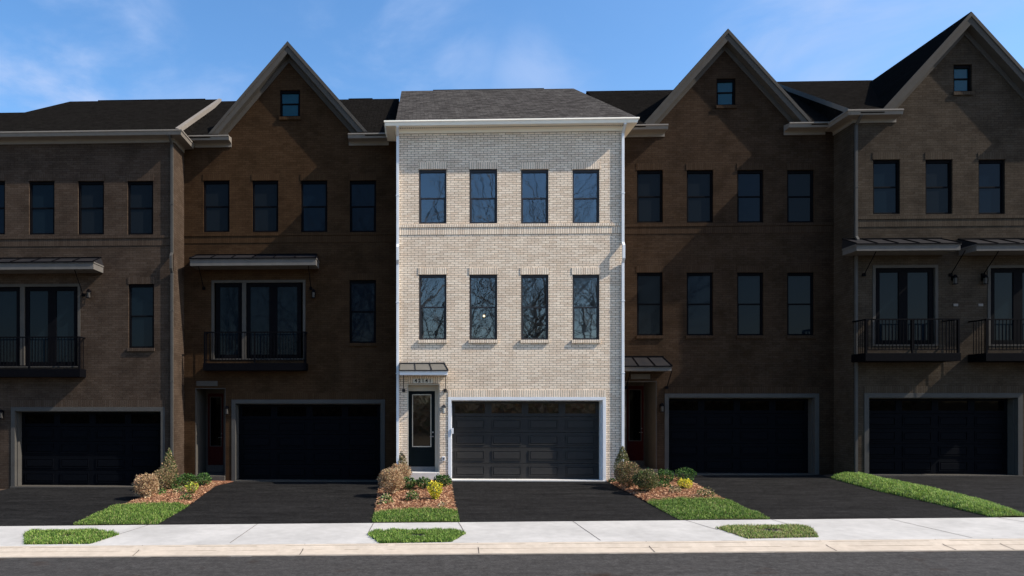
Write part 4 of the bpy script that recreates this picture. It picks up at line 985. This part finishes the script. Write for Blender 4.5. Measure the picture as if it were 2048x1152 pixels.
# right bed
S(1243, 970, 38, 76, 'conical_shrub', 'cone-shaped shrub at the pale house right corner', ['olive', 'olive_pale', 'brown_green', 'green'], 2, 'cone', .045, 1900, g1, [3, 3, 2, 1], dy=-.1)
S(1256, 978, 52, 52, 'dried_shrub', 'bronze brown shrub in front of the right corner cone shrub', ['brown_green', 'tan', 'olive', 'rust'], 2, 'round', .045, 3000, g1, [4, 2, 3, 2])
S(1291, 987, 48, 43, 'dried_shrub', 'olive round shrub in the middle of the right bed', ['olive', 'olive_pale', 'brown_green', 'green'], 2, 'round', .045, 3000, g1, [3, 2, 3, 2])
S(1331, 971, 34, 27, 'green_shrub', 'left one of two round green shrubs in the right bed', GRN[0], 2, 'round', .045, 800, g2, GRN[1])
S(1371, 967, 36, 28, 'green_shrub', 'right one of two round green shrubs in the right bed', GRN[0], 2, 'round', .045, 850, g2, GRN[1])
S(1370, 982, 28, 20, 'flowering_shrub', 'small bright yellow shrub in the right bed', YEL[0], 2, 'round', .04, 600, g3, YEL[1])
S(1328, 979, 26, 14, 'small_plant', 'low fresh green plant in front of the green shrubs in the right bed', ['green_light', 'green', 'green_dark'], 2, 'low', .05, 180, g3, [3, 3, 1])
S(1351, 990, 24, 14, 'small_plant', 'small sparse plant in the centre of the right bed mulch', ['olive_pale', 'straw', 'olive'], 2, 'low', .045, 130, g3, [3, 2, 2])
S(1413, 998, 38, 18, 'small_plant', 'sprawling olive plant along the right edge of the right bed', ['olive', 'olive_pale', 'green', 'straw'], 2, 'low', .05, 260, g3, [3, 3, 2, 1])
S(1224, 966, 16, 9, 'small_plant', 'dark low plant at the right foot of the garage frame', ['green_dark', 'green'], 2, 'low', .04, 120, g3, [3, 1])

# ------------------------------------------------------------------ woods across the street (seen mirrored in the glass)
def tree_mesh(seed, H):
    rnd = random.Random(seed); mb = MB()
    def grow(p, d, l, r, dep):
        segs = 3 if dep < 2 else 2
        for s_ in range(segs):
            d = (d + Vector((rnd.gauss(0, .12), rnd.gauss(0, .12), .06))).normalized(); q = p + d * (l / segs); r2 = r * .86
            mb.bar(p, q, r, 5 if dep < 2 else 3, r2=r2); p, r = q, r2
            if dep < 5 and (s_ > 0 or dep > 0):
                for _ in range(2 if dep < 2 else 1):
                    a = rnd.uniform(0, 6.28); pv = d.orthogonal().normalized(); pv.rotate(Matrix.Rotation(a, 3, d))
                    grow(p, (d * .75 + pv * rnd.uniform(.5, 1.0)).normalized(), l * rnd.uniform(.55, .78), r * rnd.uniform(.4, .6), dep + 1)
        if dep < 5: grow(p, (d + Vector((rnd.gauss(0, .25), rnd.gauss(0, .25), .1))).normalized(), l * .72, r * .8, dep + 1)
    grow(Vector((0, 0, 0)), Vector((0, 0, 1)), H * .30, H * .011, 0)
    me = mb; return mb
protos = []
for sd_ in (3, 8, 15):
    mb = tree_mesh(sd_, 24); o = mb.build('bare_tree', 'bark'); protos.append(o)
rt = random.Random(5); spots = []
for i in range(12):
    spots.append((-20 + i * 3.9 + rt.uniform(-1.2, 1.2), -46 - rt.uniform(0, 14), rt.uniform(1.0, 1.5), rt.uniform(0, 6.28)))
for i, (x, y, s_, a) in enumerate(spots):
    o = protos[i] if i < 3 else protos[i % 3].copy()
    if i >= 3: col.objects.link(o)
    o.location = (x, y, sX(x) - .3); o.scale = (s_, s_, s_); o.rotation_euler = (0, 0, a)
    tag(o, 'tall bare tree across the street, mirrored in the window glass', 'tree', 'bare trees across the street')
mb = MB(); rb = random.Random(11)
for _ in range(22000):
    x = rb.uniform(-40, 45); y = rb.uniform(-47, -39); z = rb.random() ** 1.5 * 5.5 - .5; l = rb.uniform(.3, 1.0); a = rb.uniform(0, 6.28)
    d = Vector((math.cos(a), math.sin(a) * .4, rb.uniform(-.2, 1.2))) * l; e_ = Vector((rb.uniform(-.12, .12), .05, rb.uniform(-.12, .12)))
    c0 = Vector((x, y, z)); mb.quad(c0, c0 + d * .5 + e_, c0 + d, c0 + d * .5 - e_, m=rb.choice((0, 1, 2, 2, 3)))
tag(mb.build('undergrowth', [L['tan'], L['olive'], L['rust'], L['olive_pale']]), 'brown winter undergrowth of the wood across the street', 'undergrowth', None, 'stuff')
